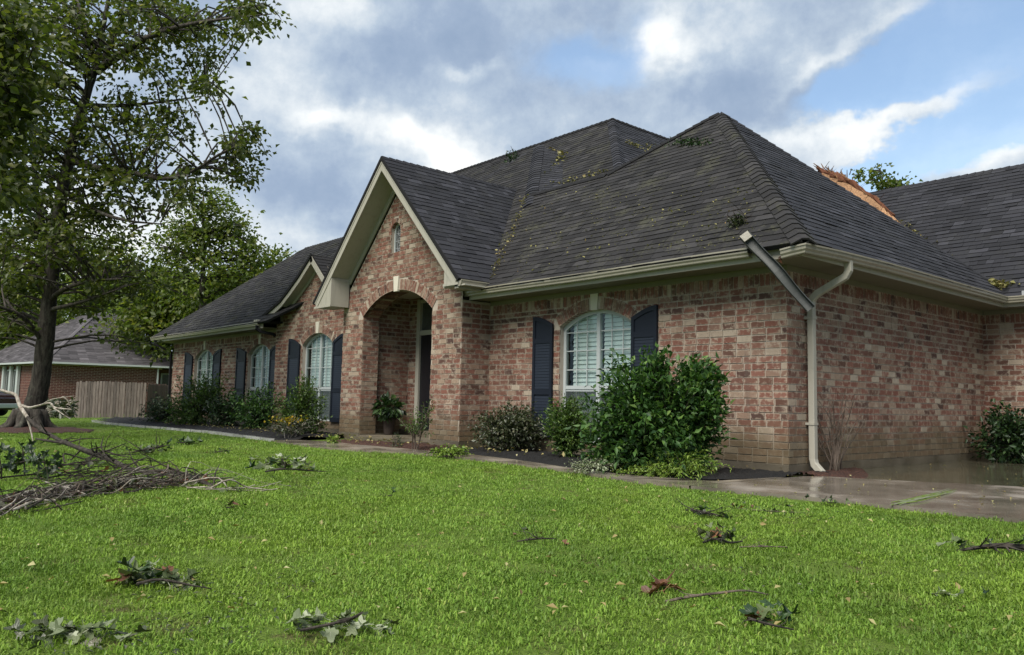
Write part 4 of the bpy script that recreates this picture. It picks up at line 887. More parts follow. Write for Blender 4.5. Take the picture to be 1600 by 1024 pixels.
# ------------------------------------------------------------------ eaves: soffits, fascias, gutters
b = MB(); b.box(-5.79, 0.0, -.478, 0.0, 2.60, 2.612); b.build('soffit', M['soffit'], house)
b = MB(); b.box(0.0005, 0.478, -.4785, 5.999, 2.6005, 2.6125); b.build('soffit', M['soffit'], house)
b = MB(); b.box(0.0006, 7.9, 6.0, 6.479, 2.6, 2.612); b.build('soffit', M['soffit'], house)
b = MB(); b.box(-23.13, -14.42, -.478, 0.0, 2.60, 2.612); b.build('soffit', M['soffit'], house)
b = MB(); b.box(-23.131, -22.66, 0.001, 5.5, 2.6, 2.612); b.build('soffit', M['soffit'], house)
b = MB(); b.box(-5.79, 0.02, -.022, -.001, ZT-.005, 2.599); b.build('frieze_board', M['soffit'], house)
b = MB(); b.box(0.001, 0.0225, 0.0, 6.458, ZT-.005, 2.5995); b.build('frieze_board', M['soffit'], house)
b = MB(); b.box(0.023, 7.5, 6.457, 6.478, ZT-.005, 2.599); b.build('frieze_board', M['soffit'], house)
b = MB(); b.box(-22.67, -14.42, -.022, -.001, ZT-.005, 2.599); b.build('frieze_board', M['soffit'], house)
b = MB(); b.box(-5.79, 0.4785, -.497, -.479, 2.585, 2.735); b.build('fascia', M['trim'], house)
b = MB(); b.box(0.479, 0.497, -.497, 5.982, 2.5855, 2.7355); b.build('fascia', M['trim'], house)
b = MB(); b.box(0.4975, 7.9, 5.982, 6.0, 2.585, 2.735); b.build('fascia', M['trim'], house)
b = MB(); b.box(-23.15, -14.42, -.497, -.479, 2.585, 2.735); b.build('fascia', M['trim'], house)
b = MB(); b.box(-23.15, -23.132, -.478, 5.5, 2.585, 2.735); b.build('fascia', M['trim'], house)
GP = [(0.0, 2.642), (0.068, 2.642), (0.076, 2.652), (0.078, 2.672), (0.094, 2.694), (0.097, 2.728), (0.108, 2.733), (0.108, 2.752), (0.094, 2.752), (0.088, 2.735), (0.0, 2.725)]
def gutter(p0, p1, out, z0=0.0, z1=0.0, prof=GP, name='gutter', parent=None):
    p0, p1, out = (np.array((*q, 0.0)) for q in (p0, p1, out)); n = max(2, int(np.linalg.norm(p1-p0)/0.6)); K = len(prof); P = []
    for i in range(n+1):
        t = i/n; sag = 0.006*math.sin(t*math.pi*3)+z0*(1-t)+z1*t; P += [p0+(p1-p0)*t+out*a+np.array((0, 0, z+sag)) for a, z in prof]
    b = MB(); b.mesh(P, [(i*K+j, i*K+(j+1) % K, (i+1)*K+(j+1) % K, (i+1)*K+j) for i in range(n) for j in range(K)]+[tuple(range(K))[::-1], tuple(range(n*K, n*K+K))])
    return b.build(name, M['gutter'], house if parent is None else parent)
gutter((-5.93, -.4975), (-0.17, -.4975), (0, -1))
gutter((-23.3, -.4975), (-14.55, -.4975), (0, -1))
def mitred(name, path, outs, prof=GP, zs=None):
    """gutter run along a polyline with mitred corners; outs give the outward mitre vector at each point"""
    K = len(prof); P = []
    for i, (p, o_) in enumerate(zip(path, outs)):
        for a, z in prof: P.append((p[0]+o_[0]*a, p[1]+o_[1]*a, z+(zs[i] if zs else 0)))
    b = MB(); n = len(path)-1; b.mesh(P, [(i*K+j, i*K+(j+1) % K, (i+1)*K+(j+1) % K, (i+1)*K+j) for i in range(n) for j in range(K)]+[tuple(range(K))[::-1], tuple(range(n*K, n*K+K))]); return b.build(name, M['gutter'], house)
g_ = mitred('gutter', [(0.27, -.4975), (0.4, -.4975), (0.498, -.4985), (0.4985, 0.2), (0.4985, 1.5), (0.4985, 5.98), (8.0, 5.981)], [(0, -1), (0, -1), (1, -1), (1, 0), (1, 0), (1, -1), (0, -1)], zs=[-0.075, -0.06, -0.045, -.02, 0, 0, 0]); g_['label'] = 'gutter of the driveway side with a torn off end at the corner'
b = MB(); b.box(0.80, 1.15, 5.90, 5.905, 2.755, 2.83); b.build('gutter_flashing', M['galv'], house)
# downspout on the driveway side
b = MB(); dsx, dsy = 0.085, 0.44
b.rect_tube([(0.535, 0.53, 2.66), (0.535, 0.53, 2.53), (0.50, 0.52, 2.46), (0.16, 0.45, 2.27), (dsx, dsy, 2.19), (dsx, dsy, 2.08)], 0.075, 0.085, side=(0, 1, 0))
b.rect_tube([(dsx, dsy, 2.09), (dsx, dsy, 0.20), (dsx+.02, dsy-.005, 0.13), (dsx+0.13, dsy-.03, 0.035)], 0.083, 0.08, side=(0, 1, 0))
ds = b.build('downspout', M['trim'], house, bevel=0.008); ds['label'] = 'taupe downspout at the driveway corner'
for z0_, z1_ in ((1.95, 1.985), (.62, .65)): b = MB(); b.box(0.0, 0.13, dsy-.05, dsy+.05, z0_, z1_); b.build('bracket', M['trim'], ds)
b = MB(); b.box(0.155, 0.30, dsy-.12, dsy+.06, 0.015, 0.06); b.build('drain_outlet', M['felt'], ds)
b = MB(); b.rect_tube([(-14.62, -.56, 2.66), (-14.62, -.56, 2.57), (-14.55, -.5, 2.50), (-14.44, -.2, 2.45), (-14.44, -.14, 2.40)], 0.07, 0.07, side=(1, 0, 0)); b.rect_tube([(-22.9, -.55, 2.66), (-22.9, -.55, 2.52), (-22.85, -.4, 2.42), (-22.72, -.06, 2.28), (-22.72, -.05, 0.1)], 0.07, 0.07, side=(1, 0, 0)); b.build('downspout', M['felt'], house)
b = MB(); b.box(-14.72, -14.50, -.62, -.40, 2.742, 2.80); b.build('conductor_box', M['trim'], house, bevel=.01)
# entry gable trim: rake boards, soffits, wall frieze and boxed returns
RY0, RY1 = -1.09, BY
def rake_pt(s, t, off):
    """point on the slope line of side s (-1 left, 1 right): t metres from the ridge horizontally, off below the roof surface"""
    return np.array((BCX+s*t, 0, GZ-PB*t)) - np.array((s*SB, 0, CB))*off
for s in (-1, 1):
    q = lambda t, off, y: rake_pt(s, t, off)+np.array((0, y, 0))
    b = MB(); t0, t1 = 0.0, GXE-0.02
    top0, top1 = (q(0, 0.055, RY0-.012)), q(t1, 0.055, RY0-.012); low1 = q(t1, 0.19, RY0-.012); low0 = np.array((BCX, RY0-.012, GZ-0.19/CB)); top0 = np.array((BCX, RY0-.012, GZ-0.055/CB))
    b.prism([top0, top1, low1, low0], (0, 0.035, 0)); 
    top0 = np.array((BCX, RY0-.02, GZ-0.05/CB)); low0 = np.array((BCX, RY0-.02, GZ-0.09/CB)); b.prism([top0, q(t1, 0.05, RY0-.02), q(t1, 0.09, RY0-.02), low0], (0, 0.008, 0)); b.build('rake_board', M['trim'], house)
    b = MB(); e0 = np.array((BCX, RY0+.023, GZ-0.165/CB)); b.prism([e0, q(GXE-.42, 0.165, RY0+.023), q(GXE-.42, 0.18, RY0+.023), np.array((BCX, RY0+.023, GZ-0.18/CB))], (0, RY1-RY0-.022, 0)); b.build('rake_soffit', M['trim'], house)
    b = MB(); tw = 2.03 if s < 0 else 2.05; b.prism([np.array((BCX, BY-.03, GZ-0.181/CB)), q(tw, 0.181, BY-.03), q(tw, 0.285, BY-.03), np.array((BCX, BY-.03, GZ-0.285/CB))], (0, 0.028, 0)); b.build('rake_frieze', M['trim'], house)
# left boxed return (front, inner cheek and underside) and right one
def boxed_return(s, xin, zbot, xt):
    xo = BCX+s*(GXE-.04); zt_ = lambda x: GZ-PB*abs(x-BCX)-0.192/CB
    zo = max(zt_(xo), zbot+.02); b = MB(); b.prism([(xo, RY0, zbot), (xin, RY0, zbot), (xin, RY0, zt_(xin)), (xo, RY0, zo)], (0, RY1-RY0-.003, 0)); b.box(min(xo, xin)-.012, max(xo, xin)+.012, RY0-.014, RY0-.001, zbot-.012, zbot+.028); b.build('cornice_return', M['trim'], house)
    b = MB(); x0, x1 = sorted((xt, xin)); b.prism([(x0, BY-.026, zbot), (x1, BY-.026, zbot), (x1, BY-.026, zt_(x1)), (x0, BY-.026, zt_(x0))], (0, .024, 0)); b.build('trim_board', M['trim'], house)
boxed_return(-1, -9.73, 2.735, -9.85); boxed_return(1, -5.74, 2.765, -5.95)
for s in (-1, 1):
    q = lambda t, off, y: rake_pt(s, t, off)+np.array((0, y, 0)); b = MB(); b.prism([np.array((BCX, RY0-.035, GZ+.012)), q(GXE+.01, -.008, RY0-.035), q(GXE+.01, .052, RY0-.035), np.array((BCX, RY0-.035, GZ-.052/CB))], (0, .022, 0)); b.build('drip_edge', M['felt'], house)
b = MB()
for p, q in zip(CP, CP[1:]): b.prism([(p[0], RAKE_Y-.04, p[1]+.025), (q[0], RAKE_Y-.04, q[1]+.025), (q[0]+.02, RAKE_Y-.04, q[1]-.045), (p[0]+.02, RAKE_Y-.04, p[1]-.045)], (0, .028, 0))
b.build('drip_edge', M['felt'], house)
# short eave gutter of the entry gable's right side
b = MB(); prof = [(BCX+GXE-.05+a, z+0.085) for a, z in GP]; b.prism([(x, -1.09, z) for x, z in prof], (0, 0.62, 0)); b.build('gutter', M['gutter'], house)
b = MB(); b.box(BCX+GXE-.16, BCX+GXE-.052, -1.07, -.5, 2.70, 2.82); b.build('fascia', M['trim'], house)
b = MB(); b.box(-5.79, -5.18, -1.07, -.64, 2.735, 2.76); b.build('fascia', M['trim'], house)
# curved rake of gable C
b = MB(); off = lambda p, o_: (p[0]+0.35*o_, p[1]-0.92*o_)
for p, q in zip(CP, CP[1:]):
    a, c, d, e = off(p, .04), off(q, .04), off(q, .17), off(p, .17); b.prism([(a[0], RAKE_Y-.01, a[1]), (c[0], RAKE_Y-.01, c[1]), (d[0], RAKE_Y-.01, d[1]), (e[0], RAKE_Y-.01, e[1])], (0, 0.03, 0))
    a, c, d, e = off(p, .16), off(q, .16), off(q, .24), off(p, .24)
    if q[0] > -14.2: b.prism([(a[0], -.145, a[1]), (c[0], -.145, c[1]), (d[0], -.145, d[1]), (e[0], -.145, e[1])], (0, 0.024, 0)); b.prism([(a[0], RAKE_Y+.021, a[1]), (c[0], RAKE_Y+.021, c[1]), (c[0], RAKE_Y+.021, c[1]+.01), (a[0], RAKE_Y+.021, a[1]+.01)], (0, 0.2, 0))
for p, q in zip(CPR, CPR[1:]):
    a, c, d, e = [(z[0]-o_*.35*1.3, z[1]-o_*.92) for z, o_ in ((p, .04), (q, .04), (q, .17), (p, .17))]; b.prism([(a[0], RAKE_Y-.01, a[1]), (c[0], RAKE_Y-.01, c[1]), (d[0], RAKE_Y-.01, d[1]), (e[0], RAKE_Y-.01, e[1])], (0, .03, 0))
b.box(-14.16, -14.08, -.148, -.122, 2.74, 3.02); rb = b.build('rake_board', M['trim'], house); rb['label'] = 'flared rake board of the smaller gable'
b = MB(); b.prism([(-14.9, RAKE_Y+.06, 2.76), (-14.17, RAKE_Y+.06, 2.76), (-14.17, RAKE_Y+.06, 3.0), (-14.55, RAKE_Y+.06, 2.9)], (0, .02, 0)); b.box(-14.95, -14.0, -.5, -.15, 2.70, 2.745); b.build('rake_shade_panel', M['felt'], house)  # dark panel stands in for the shade under the flared rake overhang

# the length of gutter torn off the corner, leaning on the downspout
g0, g1 = plane(1163, 369, (0, 1, 0), -.70), plane(1266, 484, (0, 1, 0), -.42)
fg = thing('fallen_gutter', g1, 'bent grey gutter length hanging from roof edge onto the downspout', 'gutter')
D = (g1-g0)/np.linalg.norm(g1-g0); wd = np.array((.39, .45, .75)); wd -= D*(wd@D); wd /= np.linalg.norm(wd); nn = np.cross(D, wd); nn *= np.sign(nn@(CAM-g0)) 
b = MB(); L = np.linalg.norm(g1-g0); secs = [(-.062, .055), (-.064, .05), (-.06, 0.0), (-.03, -.008), (.03, -.006), (.062, .0), (.066, .05), (.056, .062)]; n = 14; P = []
for i in range(n+1):
    t = i/n; bend = 0.02*math.sin(t*math.pi)-.012*math.sin(t*9); sc = 1-0.12*t
    outer = [g0+D*L*t+wd*(a*sc+.004*math.sin(11*t+a*40))+nn*(c*sc+bend) for a, c in secs]; inner = [p+nn*0.004+wd*(-.003 if a > 0 else .003) for p, (a, c) in zip(outer, secs)]; P += outer+inner[::-1]
K = 16; b.mesh(P, [(i*K+j, i*K+(j+1) % K, (i+1)*K+(j+1) % K, (i+1)*K+j) for i in range(n) for j in range(K)]+[tuple(range(K)), tuple(range(n*K, n*K+K))[::-1]]); b.build('trough', M['gutter_shaded'], fg, smooth=False)
b = MB(); b.obox(g0-wd*.06+nn*.003-D*.015, wd*.115, nn*.055, D*0.09); b.build('end_cap', M['gutter'], fg)  # end box in plain gutter enamel, lighter than the trough as its lit end
b = MB()
for k in range(4): a = rng.random()*6; p = np.array((0.27, -.53, 2.60)); b.tube([p, p+np.array((-.05+.03*math.cos(a), .02, .03*math.sin(a)-.02)), p+np.array((-.09*rng.random(), .02, -.08*rng.random()))], 0.005, 4)
stuff(b.build('rusty_scraps', M['rust'], fg))

# ------------------------------------------------------------------ vegetation helpers
def unit(a): return a/(np.linalg.norm(a, axis=-1, keepdims=True)+1e-9)
def leaf_mesh(name, P, tip, size, mats, parent, width=0.55, up=0.5, fold=0.25, kind=None, g=nrg):
    """one folded four-point leaf per row of P, pointing along tip"""
    n = len(P); tip = unit(tip); ref = g.normal(size=(n, 3)); ref[:, 2] += up*3
    side = unit(np.cross(tip, ref)); nor = np.cross(side, tip); s = np.asarray(size).reshape(-1, 1)*np.ones((n, 1)); w = s*width*(0.8+0.4*g.random((n, 1)))
    base = P; mid = P+tip*s*0.45; V = np.empty((n, 4, 3))
    V[:, 0] = base; V[:, 1] = mid+side*w/2+nor*w*fold; V[:, 2] = P+tip*s-nor*s*0.12; V[:, 3] = mid-side*w/2+nor*w*fold
    i = np.arange(n)*4; F = np.stack([np.stack([i, i+1, i+2], 1), np.stack([i, i+2, i+3], 1)], 1).reshape(-1, 3)
    return npmesh(name, V.reshape(-1, 3), F, np.repeat(np.clip(g.beta(2.2, 2.6, n), 0, 1), 2), mats, parent, kind=kind)
def smooth_path(pts, n=4):
    """Catmull-Rom through rows of (x, y, z, r)"""
    p = np.asarray(pts, float); q = np.vstack([2*p[0]-p[1], p, 2*p[-1]-p[-2]]); out = []
    for i in range(1, len(q)-2):
        for k in range(n):
            t = k/n; out.append(0.5*((2*q[i])+(-q[i-1]+q[i+1])*t+(2*q[i-1]-5*q[i]+4*q[i+1]-q[i+2])*t*t+(-q[i-1]+3*q[i]-3*q[i+1]+q[i+2])*t**3))
    out.append(p[-1]); return np.array(out)
def pix_path(rows): return [(*atd(px, py, d), r) for px, py, d, r in rows]
def tree(name, loc, label, trunk, limbs, clumps, leaf, mat, g, spread=0.4, per=45, twig_r=0.02, bark='bark', group=None, hang=0.35, wob=0.15, twig_segs=4):
    root = thing(name, loc, label, 'tree', group); nodes = []
    def limb(b, rows, n=10):
        q = smooth_path(rows, 5); b.tube(q[:, :3], list(np.maximum(q[:, 3], 0.008)), n, g.random(), wob=wob); nodes.extend(q[2:].tolist())
    b = MB(); limb(b, trunk, 14); b.build('trunk', M[bark], root, smooth=True)
    for L in limbs: b = MB(); limb(b, L, 8); b.build('limb', M[bark], root, smooth=True)
    N = np.array(nodes); tb = MB(); P = []; T = []
    for cpts in clumps:
        for c in cpts:
            d2 = np.linalg.norm(N[:, :3]-c, axis=1)+np.maximum(0, N[:, 2]-c[2]+0.2)*0.8; k = int(np.argmin(d2)); a = N[k, :3]; L = np.linalg.norm(c-a)
            mid = (a+c)/2+np.array((0, 0, 0.10*L))+g.normal(size=3)*0.05*L; tip = c+(c-mid)*0.12-np.array((0, 0, 0.06*L))
            q = smooth_path([(*a, min(twig_r*1.6, N[k, 3]*0.7)), (*mid, twig_r), (*c, twig_r*.55), (*tip, twig_r*.3)], 2)
            if L < 3.2: tb.tube(q[:, :3], list(q[:, 3]), twig_segs, g.random(), cap=False)
            m_ = int(per*(0.6+0.8*g.random())); t = g.random(m_)**0.6; base = np.where(t[:, None] < .5, mid+(c-mid)*(t[:, None]*2), c+(tip-c)*(t[:, None]*2-1)); off = g.normal(size=(m_, 3))*spread*(0.35+.65*g.random((m_, 1))); off[:, 2] *= 0.6
            P.append(base+off); o_ = unit(off)+g.normal(size=(m_, 3))*.5; o_[:, 2] -= hang; T.append(o_)
    if tb.f: stuff(tb.build('twigs', M[bark], root))
    P = np.vstack(P); leaf_mesh('crown', P, np.vstack(T), leaf*(0.6+0.8*g.random(len(P))), M[mat], root, width=0.7, up=0.35, g=g); return root
def blob(px, py, rx, ry, n, d, dd, g, edge=0.35):
    out = []
    while len(out) < n:
        x, y = g.uniform(-1, 1, 2)
        if x*x+y*y > 1: continue
        out.append(atd(px+rx*x, py+ry*y, d+dd*g.normal()*0.5))
    return np.array(out)

# the big tree on the lawn
g = np.random.default_rng(21); D0 = 19.0
trunk = pix_path([(44, 672, 19, .62), (50, 655, 19, .42), (60, 610, 19, .33), (68, 560, 19, .29), (74, 500, 19, .27), (80, 440, 19, .24), (88, 370, 19, .22), (97, 300, 19, .20), (112, 230, 19, .17), (132, 160, 19, .145), (150, 100, 19, .12), (160, 50, 19, .085), (172, -20, 19, .06), (180, -110, 19, .03)])
limbs = [pix_path(r) for r in (
    [(150, 112, 19, .10), (185, 88, 18.8, .085), (225, 62, 18.5, .07), (280, 42, 18, .05), (350, 30, 17.6, .03), (425, 22, 17.3, .012)],
    [(110, 250, 19, .09), (150, 262, 18.7, .075), (200, 268, 18.4, .06), (255, 280, 18.1, .05), (300, 268, 17.9, .035), (345, 240, 17.7, .02), (400, 215, 17.6, .008)],
    [(84, 400, 19, .08), (60, 330, 19.4, .07), (52, 240, 19.6, .06), (40, 150, 19.8, .045), (20, 60, 20, .025)],
    [(78, 470, 19, .07), (100, 452, 18.6, .055), (140, 440, 18.2, .04), (190, 436, 17.8, .02)], [(76, 485, 19, .06), (105, 478, 18.5, .045), (135, 470, 18.2, .03), (185, 452, 17.8, .015)],
    [(150, 105, 19, .07), (140, 60, 19.3, .05), (120, 0, 19.6, .03)], [(160, 95, 19, .06), (185, 40, 19.4, .045), (200, -30, 19.8, .025)],
    [(100, 300, 19, .06), (150, 330, 18.3, .045), (200, 345, 17.9, .03), (250, 350, 17.5, .012)], [(70, 540, 19, .06), (40, 500, 18.5, .05), (0, 480, 18, .035), (-60, 470, 17.5, .02)],
    [(132, 165, 19, .06), (190, 165, 19.4, .045), (250, 160, 19.6, .03), (320, 150, 19.7, .012)])]
specs = [(60, 60, 90, 80, 62), (200, 40, 110, 60, 46), (330, 35, 105, 30, 26), (400, 22, 42, 26, 9), (270, 100, 80, 50, 22), (330, 110, 20, 35, 6), (60, 190, 80, 80, 52), (190, 190, 90, 60, 36), (270, 200, 40, 30, 8), (90, 300, 110, 60, 52), (230, 300, 80, 35, 18), (300, 275, 40, 22, 8), (378, 222, 40, 22, 11), (360, 265, 35, 22, 8),
         (40, 400, 70, 70, 46), (150, 385, 70, 45, 22), (190, 440, 60, 25, 14), (10, 480, 50, 35, 12), (-40, 300, 60, 240, 46), (130, 478, 40, 10, 4), (215, 535, 30, 12, 3)]
T_ = tree('lawn_tree', gnd(44, 670), 'tall dark barked tree with thin leafy limbs on the left lawn', [(x, y, z, r*.66) for x, y, z, r in trunk], limbs, [blob(x, y, rx, ry, int(n*1.05), D0, 2.2, g) for x, y, rx, ry, n in specs], 0.125, 'leaf_tree', g, spread=0.235, per=40)
b = MB(); g = np.random.default_rng(5); base = gnd(44, 672)
for k in range(7):
    a = k*0.9+.3; q = smooth_path([(*(base+np.array((math.cos(a)*.2, math.sin(a)*.2, math.e*.1+.12))), .15), (*(base+np.array((math.cos(a)*.38, math.sin(a)*.38, .10))), .10), (*(base+np.array((math.cos(a)*.7, math.sin(a)*.7, -.04))), .05)], 3); b.tube(q[:, :3], list(q[:, 3]), 8, wob=.2)
b.build('root', M['bark'], T_, smooth=True)
npm = []; g = np.random.default_rng(8); K = 40
for k in range(K):
    a = 2*math.pi*k/K; r = 1.1+.5*g.random(); npm.append((base[0]+r*1.3*math.cos(a), base[1]+r*math.sin(a), .012))
b = MB(); c0 = (base[0], base[1], .10)
for k in range(K):
    p, q = npm[k], npm[(k+1) % K]; ip, iq = [((c0[0]*.5+z[0]*.5), (c0[1]*.5+z[1]*.5), .05) for z in (p, q)]
    b.face([p, q, iq, ip]); b.face([ip, iq, c0])
structure(b.build('bare_soil', M['brown_mulch'], smooth=True))
# a second tree leaning in from the left edge, nearer the camera
g = np.random.default_rng(31)
tree('edge_tree', gnd(-190, 700), 'dark tree overhanging the top left corner, trunk out of frame', pix_path([(-190, 700, 13.5, .25), (-180, 500, 13.5, .2), (-165, 250, 13.5, .16), (-150, 60, 13.5, .12), (-140, -60, 13.5, .07)]), [pix_path(r) for r in ([(-165, 250, 13.5, .09), (-100, 200, 13.3, .06), (-40, 165, 13.1, .04), (20, 150, 13, .015)], [(-150, 80, 13.5, .08), (-80, 60, 13.3, .05), (-10, 50, 13, .03), (40, 40, 13, .012)], [(-170, 330, 13.5, .07), (-90, 300, 13.3, .05), (-20, 290, 13, .02)])],
     [blob(x, y, rx, ry, n, 13.2, 1.2, g) for x, y, rx, ry, n in ((-40, 90, 85, 110, 60), (15, 60, 45, 60, 30), (10, 180, 40, 60, 22), (-50, 260, 70, 80, 34), (0, 290, 25, 40, 8))], 0.13, 'leaf_tree', g, spread=0.32, per=45)
# trees beyond the houses
def far_tree(label, bx, by, d, top, crown, seed, leaf=0.30, per=60, spread=1.0, mat='leaf_back', r=.3, name='woodland_tree', group='trees beyond the houses', by_hidden=True):
    g = np.random.default_rng(seed); mx = (bx+top[0])/2
    tr = pix_path([(bx, by, d, r), (bx+(top[0]-bx)*.2, by+(top[1]-by)*.35, d, r*.8), (mx, (by+top[1])/2, d, r*.6), (top[0], top[1], d, r*.15)])
    root = tree(name, tr[0][:3], label, tr, [], [blob(x, y, rx, ry, n, d, rx*d/FPX*0.9, g) for x, y, rx, ry, n in crown], leaf, mat, g, spread=spread, per=per, twig_r=.05, twig_segs=3, group=group, hang=0.2); return root
far_tree('rounded autumn tinged tree rising behind the left wing roof', 316, 640, 44, (318, 300), [(318, 335, 48, 44, 34), (350, 375, 48, 40, 26), (270, 385, 44, 42, 22), (320, 430, 80, 36, 44), (402, 405, 28, 10, 9), (421, 396, 10, 7, 4), (380, 440, 40, 14, 12)], 41, leaf=.22, per=46, spread=.6)
far_tree('dense low green tree between neighbour roof and left wing', 262, 640, 52, (250, 420), [(245, 455, 55, 35, 34), (300, 480, 60, 34, 40), (225, 505, 55, 34, 34), (270, 520, 50, 36, 26)], 42, per=64)
far_tree('bushy tree directly behind the peak of the neighbour roof', 170, 640, 66, (170, 400), [(165, 450, 65, 36, 40), (120, 475, 65, 34, 34), (200, 475, 55, 36, 30)], 43, leaf=.36, per=60, spread=1.2)
far_tree('pale green woodland tree left of the lawn tree trunk', 20, 640, 60, (20, 380), [(10, 440, 70, 55, 50), (50, 490, 55, 40, 34), (-50, 480, 70, 60, 34), (15, 530, 60, 22, 16)], 44, leaf=.34, per=60, spread=1.1)
far_tree('tall woodland tree seen through the lawn tree crown', 110, 640, 72, (115, 330), [(110, 410, 70, 44, 26), (60, 380, 50, 40, 12), (150, 395, 55, 36, 16)], 45, leaf=.36, per=55, spread=1.2)
far_tree('dark low tree touching the left wing roof edge', 410, 640, 50, (400, 430), [(395, 450, 55, 25, 34), (350, 470, 60, 35, 40), (440, 425, 20, 12, 5)], 46, per=60)
far_tree('thin leafy treetop showing above the torn valley', 1372, 420, 34, (1378, 272), [(1370, 275, 17, 12, 9), (1402, 286, 14, 6, 5), (1384, 292, 26, 6, 4)], 47, leaf=.17, per=22, spread=.26, r=.06, name='treetop', group=None)
far_tree('tiny twiggy treetop left of the thin one behind the torn roof', 1341, 420, 36, (1341, 266), [(1341, 272, 6, 5, 4)], 48, leaf=.16, per=14, spread=.2, r=.04, name='treetop', group=None)
far_tree('wispy treetop poking above the left wing ridge', 466, 480, 46, (466, 400), [(466, 402, 7, 5, 4)], 49, leaf=.2, per=14, spread=.25, r=.05, name='treetop', group=None)
# distant wood closing the horizon behind everything
g = np.random.default_rng(77); n = 26000; th = g.uniform(math.radians(-40), math.radians(205), n); R = g.uniform(88, 112, n); P = np.stack([-10+R*np.sin(-th+1.2)*-1, R*np.cos(-th+1.2)*1.0-5, -0.3+12.5*g.random(n)**1.15*(0.75+.25*np.sin(th*17))], 1)
keep = ~((P[:, 0] > 4) & (P[:, 1] < 10)); P = P[keep]; T = g.normal(size=P.shape); tag(stuff(leaf_mesh('distant_wood', P, T, 1.5+1.2*g.random(len(P)), M['leaf_back'], None, width=.8, g=g)), 'distant wood closing the view behind the houses', 'wood') 

# ------------------------------------------------------------------ shrubs
def shrub(name, label, px, py, lobes, leaf, mat, seed, d=None, per=12, sprays=1.0, group=None, cat='shrub', width=.5, stem='dark_twig', back=1.0, up=.5, minz=0.03, stems=7):
    """lobes: (px, py, rx, ry, count) of leafy sprays, depth taken from the foot pixel"""
    g = np.random.default_rng(seed); foot = gnd(px, py, .04) if d is None else atd(px, py, d)
    if d is None: d = float((foot-CAM)@FW)
    root = thing(name, foot, label, cat, group); P = []; T = []; S_ = []; tb = MB(); fwd_h = unit(np.array((FW[0], FW[1], 0.0)))
    for (lx, ly, rx, ry, n) in lobes:
        c = atd(lx, ly, d); a, e = 1.2*rx*d/FPX, 1.18*ry*d/FPX
        for k in range(int(n*1.35)):
            v = unit(g.normal(size=3)); rr = (0.72+0.5*g.random())*(1.0+.16*math.sin(5*v[0]+3*v[2]+seed))
            end = c+(RT*v[0]*a+np.array((0, 0, 1.))*v[2]*e+fwd_h*v[1]*a*back)*rr
            if end[2] < minz: end[2] = minz+abs(g.normal())*.05
            st = foot+(c-foot)*(0.35+0.4*g.random())+g.normal(size=3)*.05*a; mid = (st+end)/2+np.array((0, 0, .06*a)); q = smooth_path([(*st, .006), (*mid, .005), (*end, .002)], 3)
            if k % 3 == 0: tb.tube(q[:, :3], list(q[:, 3]), 3, cap=False)
            dirn = unit(end-mid); m_ = per; t = 0.35+0.65*np.arange(m_)/max(1, m_-1); pts = st+(end-st)*t[:, None]+np.array((0, 0, .06*a))*np.sin(t*math.pi)[:, None]
            P.append(pts+g.normal(size=(m_, 3))*leaf*.3); T.append(dirn*.9+g.normal(size=(m_, 3))*.75+np.array((0, 0, -.15))); S_.append(leaf*(0.6+.7*g.random(m_)))
    P = np.vstack(P); T = np.vstack(T); S_ = np.hstack(S_); keep = P[:, 2] > 0.01
    for k in range(stems):
        a = g.normal(size=2)*.05; c = atd(lobes[k % len(lobes)][0], lobes[k % len(lobes)][1], d); q = smooth_path([(foot[0]+a[0], foot[1]+a[1], 0.0, .012), (*(foot*.5+c*.5+np.array((a[0], a[1], 0))), .010), (*c, .006)], 3); tb.tube(q[:, :3], list(q[:, 3]), 5)
    tb.build('stem', M[stem], root); leaf_mesh('foliage', P[keep], T[keep], S_[keep], M[mat], root, width=width, up=up, g=g); return root, d
shrub('big_bush', 'big sprawling glossy green bush hiding part of the front window', 1020, 737, [(978, 625, 50, 50, 130), (1012, 585, 26, 30, 50), (1076, 615, 46, 42, 120), (1000, 672, 70, 42, 130), (1062, 690, 46, 36, 90), (962, 695, 36, 28, 50), (1018, 556, 10, 16, 9), (1040, 562, 8, 14, 7), (1092, 572, 22, 14, 22), (1100, 645, 28, 42, 110), (1104, 592, 24, 24, 60), (1010, 715, 66, 18, 70), (1070, 712, 38, 16, 50), (955, 640, 24, 16, 16)], .085, 'leaf_bush', 51, per=14, width=.48)
shrub('fern_clump', 'low feathery green clump at the foot of the big bush, walk edge', 1060, 742, [(1060, 728, 58, 20, 90), (1010, 738, 50, 12, 40)], .045, 'leaf_lime', 52, per=16, cat='plant', width=.35, stems=3)
shrub('ground_plant', 'small pale silvery ground plant left of the big bush at the walk', 925, 738, [(922, 728, 34, 9, 46)], .035, 'leaf_pale', 53, per=8, cat='plant', stems=2)
shrub('shrub', 'feathery mid green shrub left of the big bush, below the window', 890, 716, [(888, 672, 32, 36, 230), (882, 642, 22, 20, 80)], .05, 'leaf_fern', 54, per=16, width=.45)
shrub('shrub', 'sparse olive leaved shrub below the left navy shutter of front window', 795, 705, [(795, 674, 46, 30, 230), (790, 650, 34, 16, 60), (820, 664, 24, 24, 60)], .06, 'leaf_olive', 55, per=11, width=.5)
shrub('shrub', 'dark dense shrub in the driveway corner by the garage wall', 1588, 718, [(1582, 682, 40, 38, 150), (1570, 655, 24, 20, 40)], .09, 'leaf_dark', 56, d=float((plane(1585, 690, (0, 1, 0), 5.75)-CAM)@FW), per=11)
shrub('shrub', 'round dark shrub with pale flower tips at the far house corner', 257, 662, [(257, 643, 26, 22, 120)], .07, 'leaf_dark', 57, per=10)
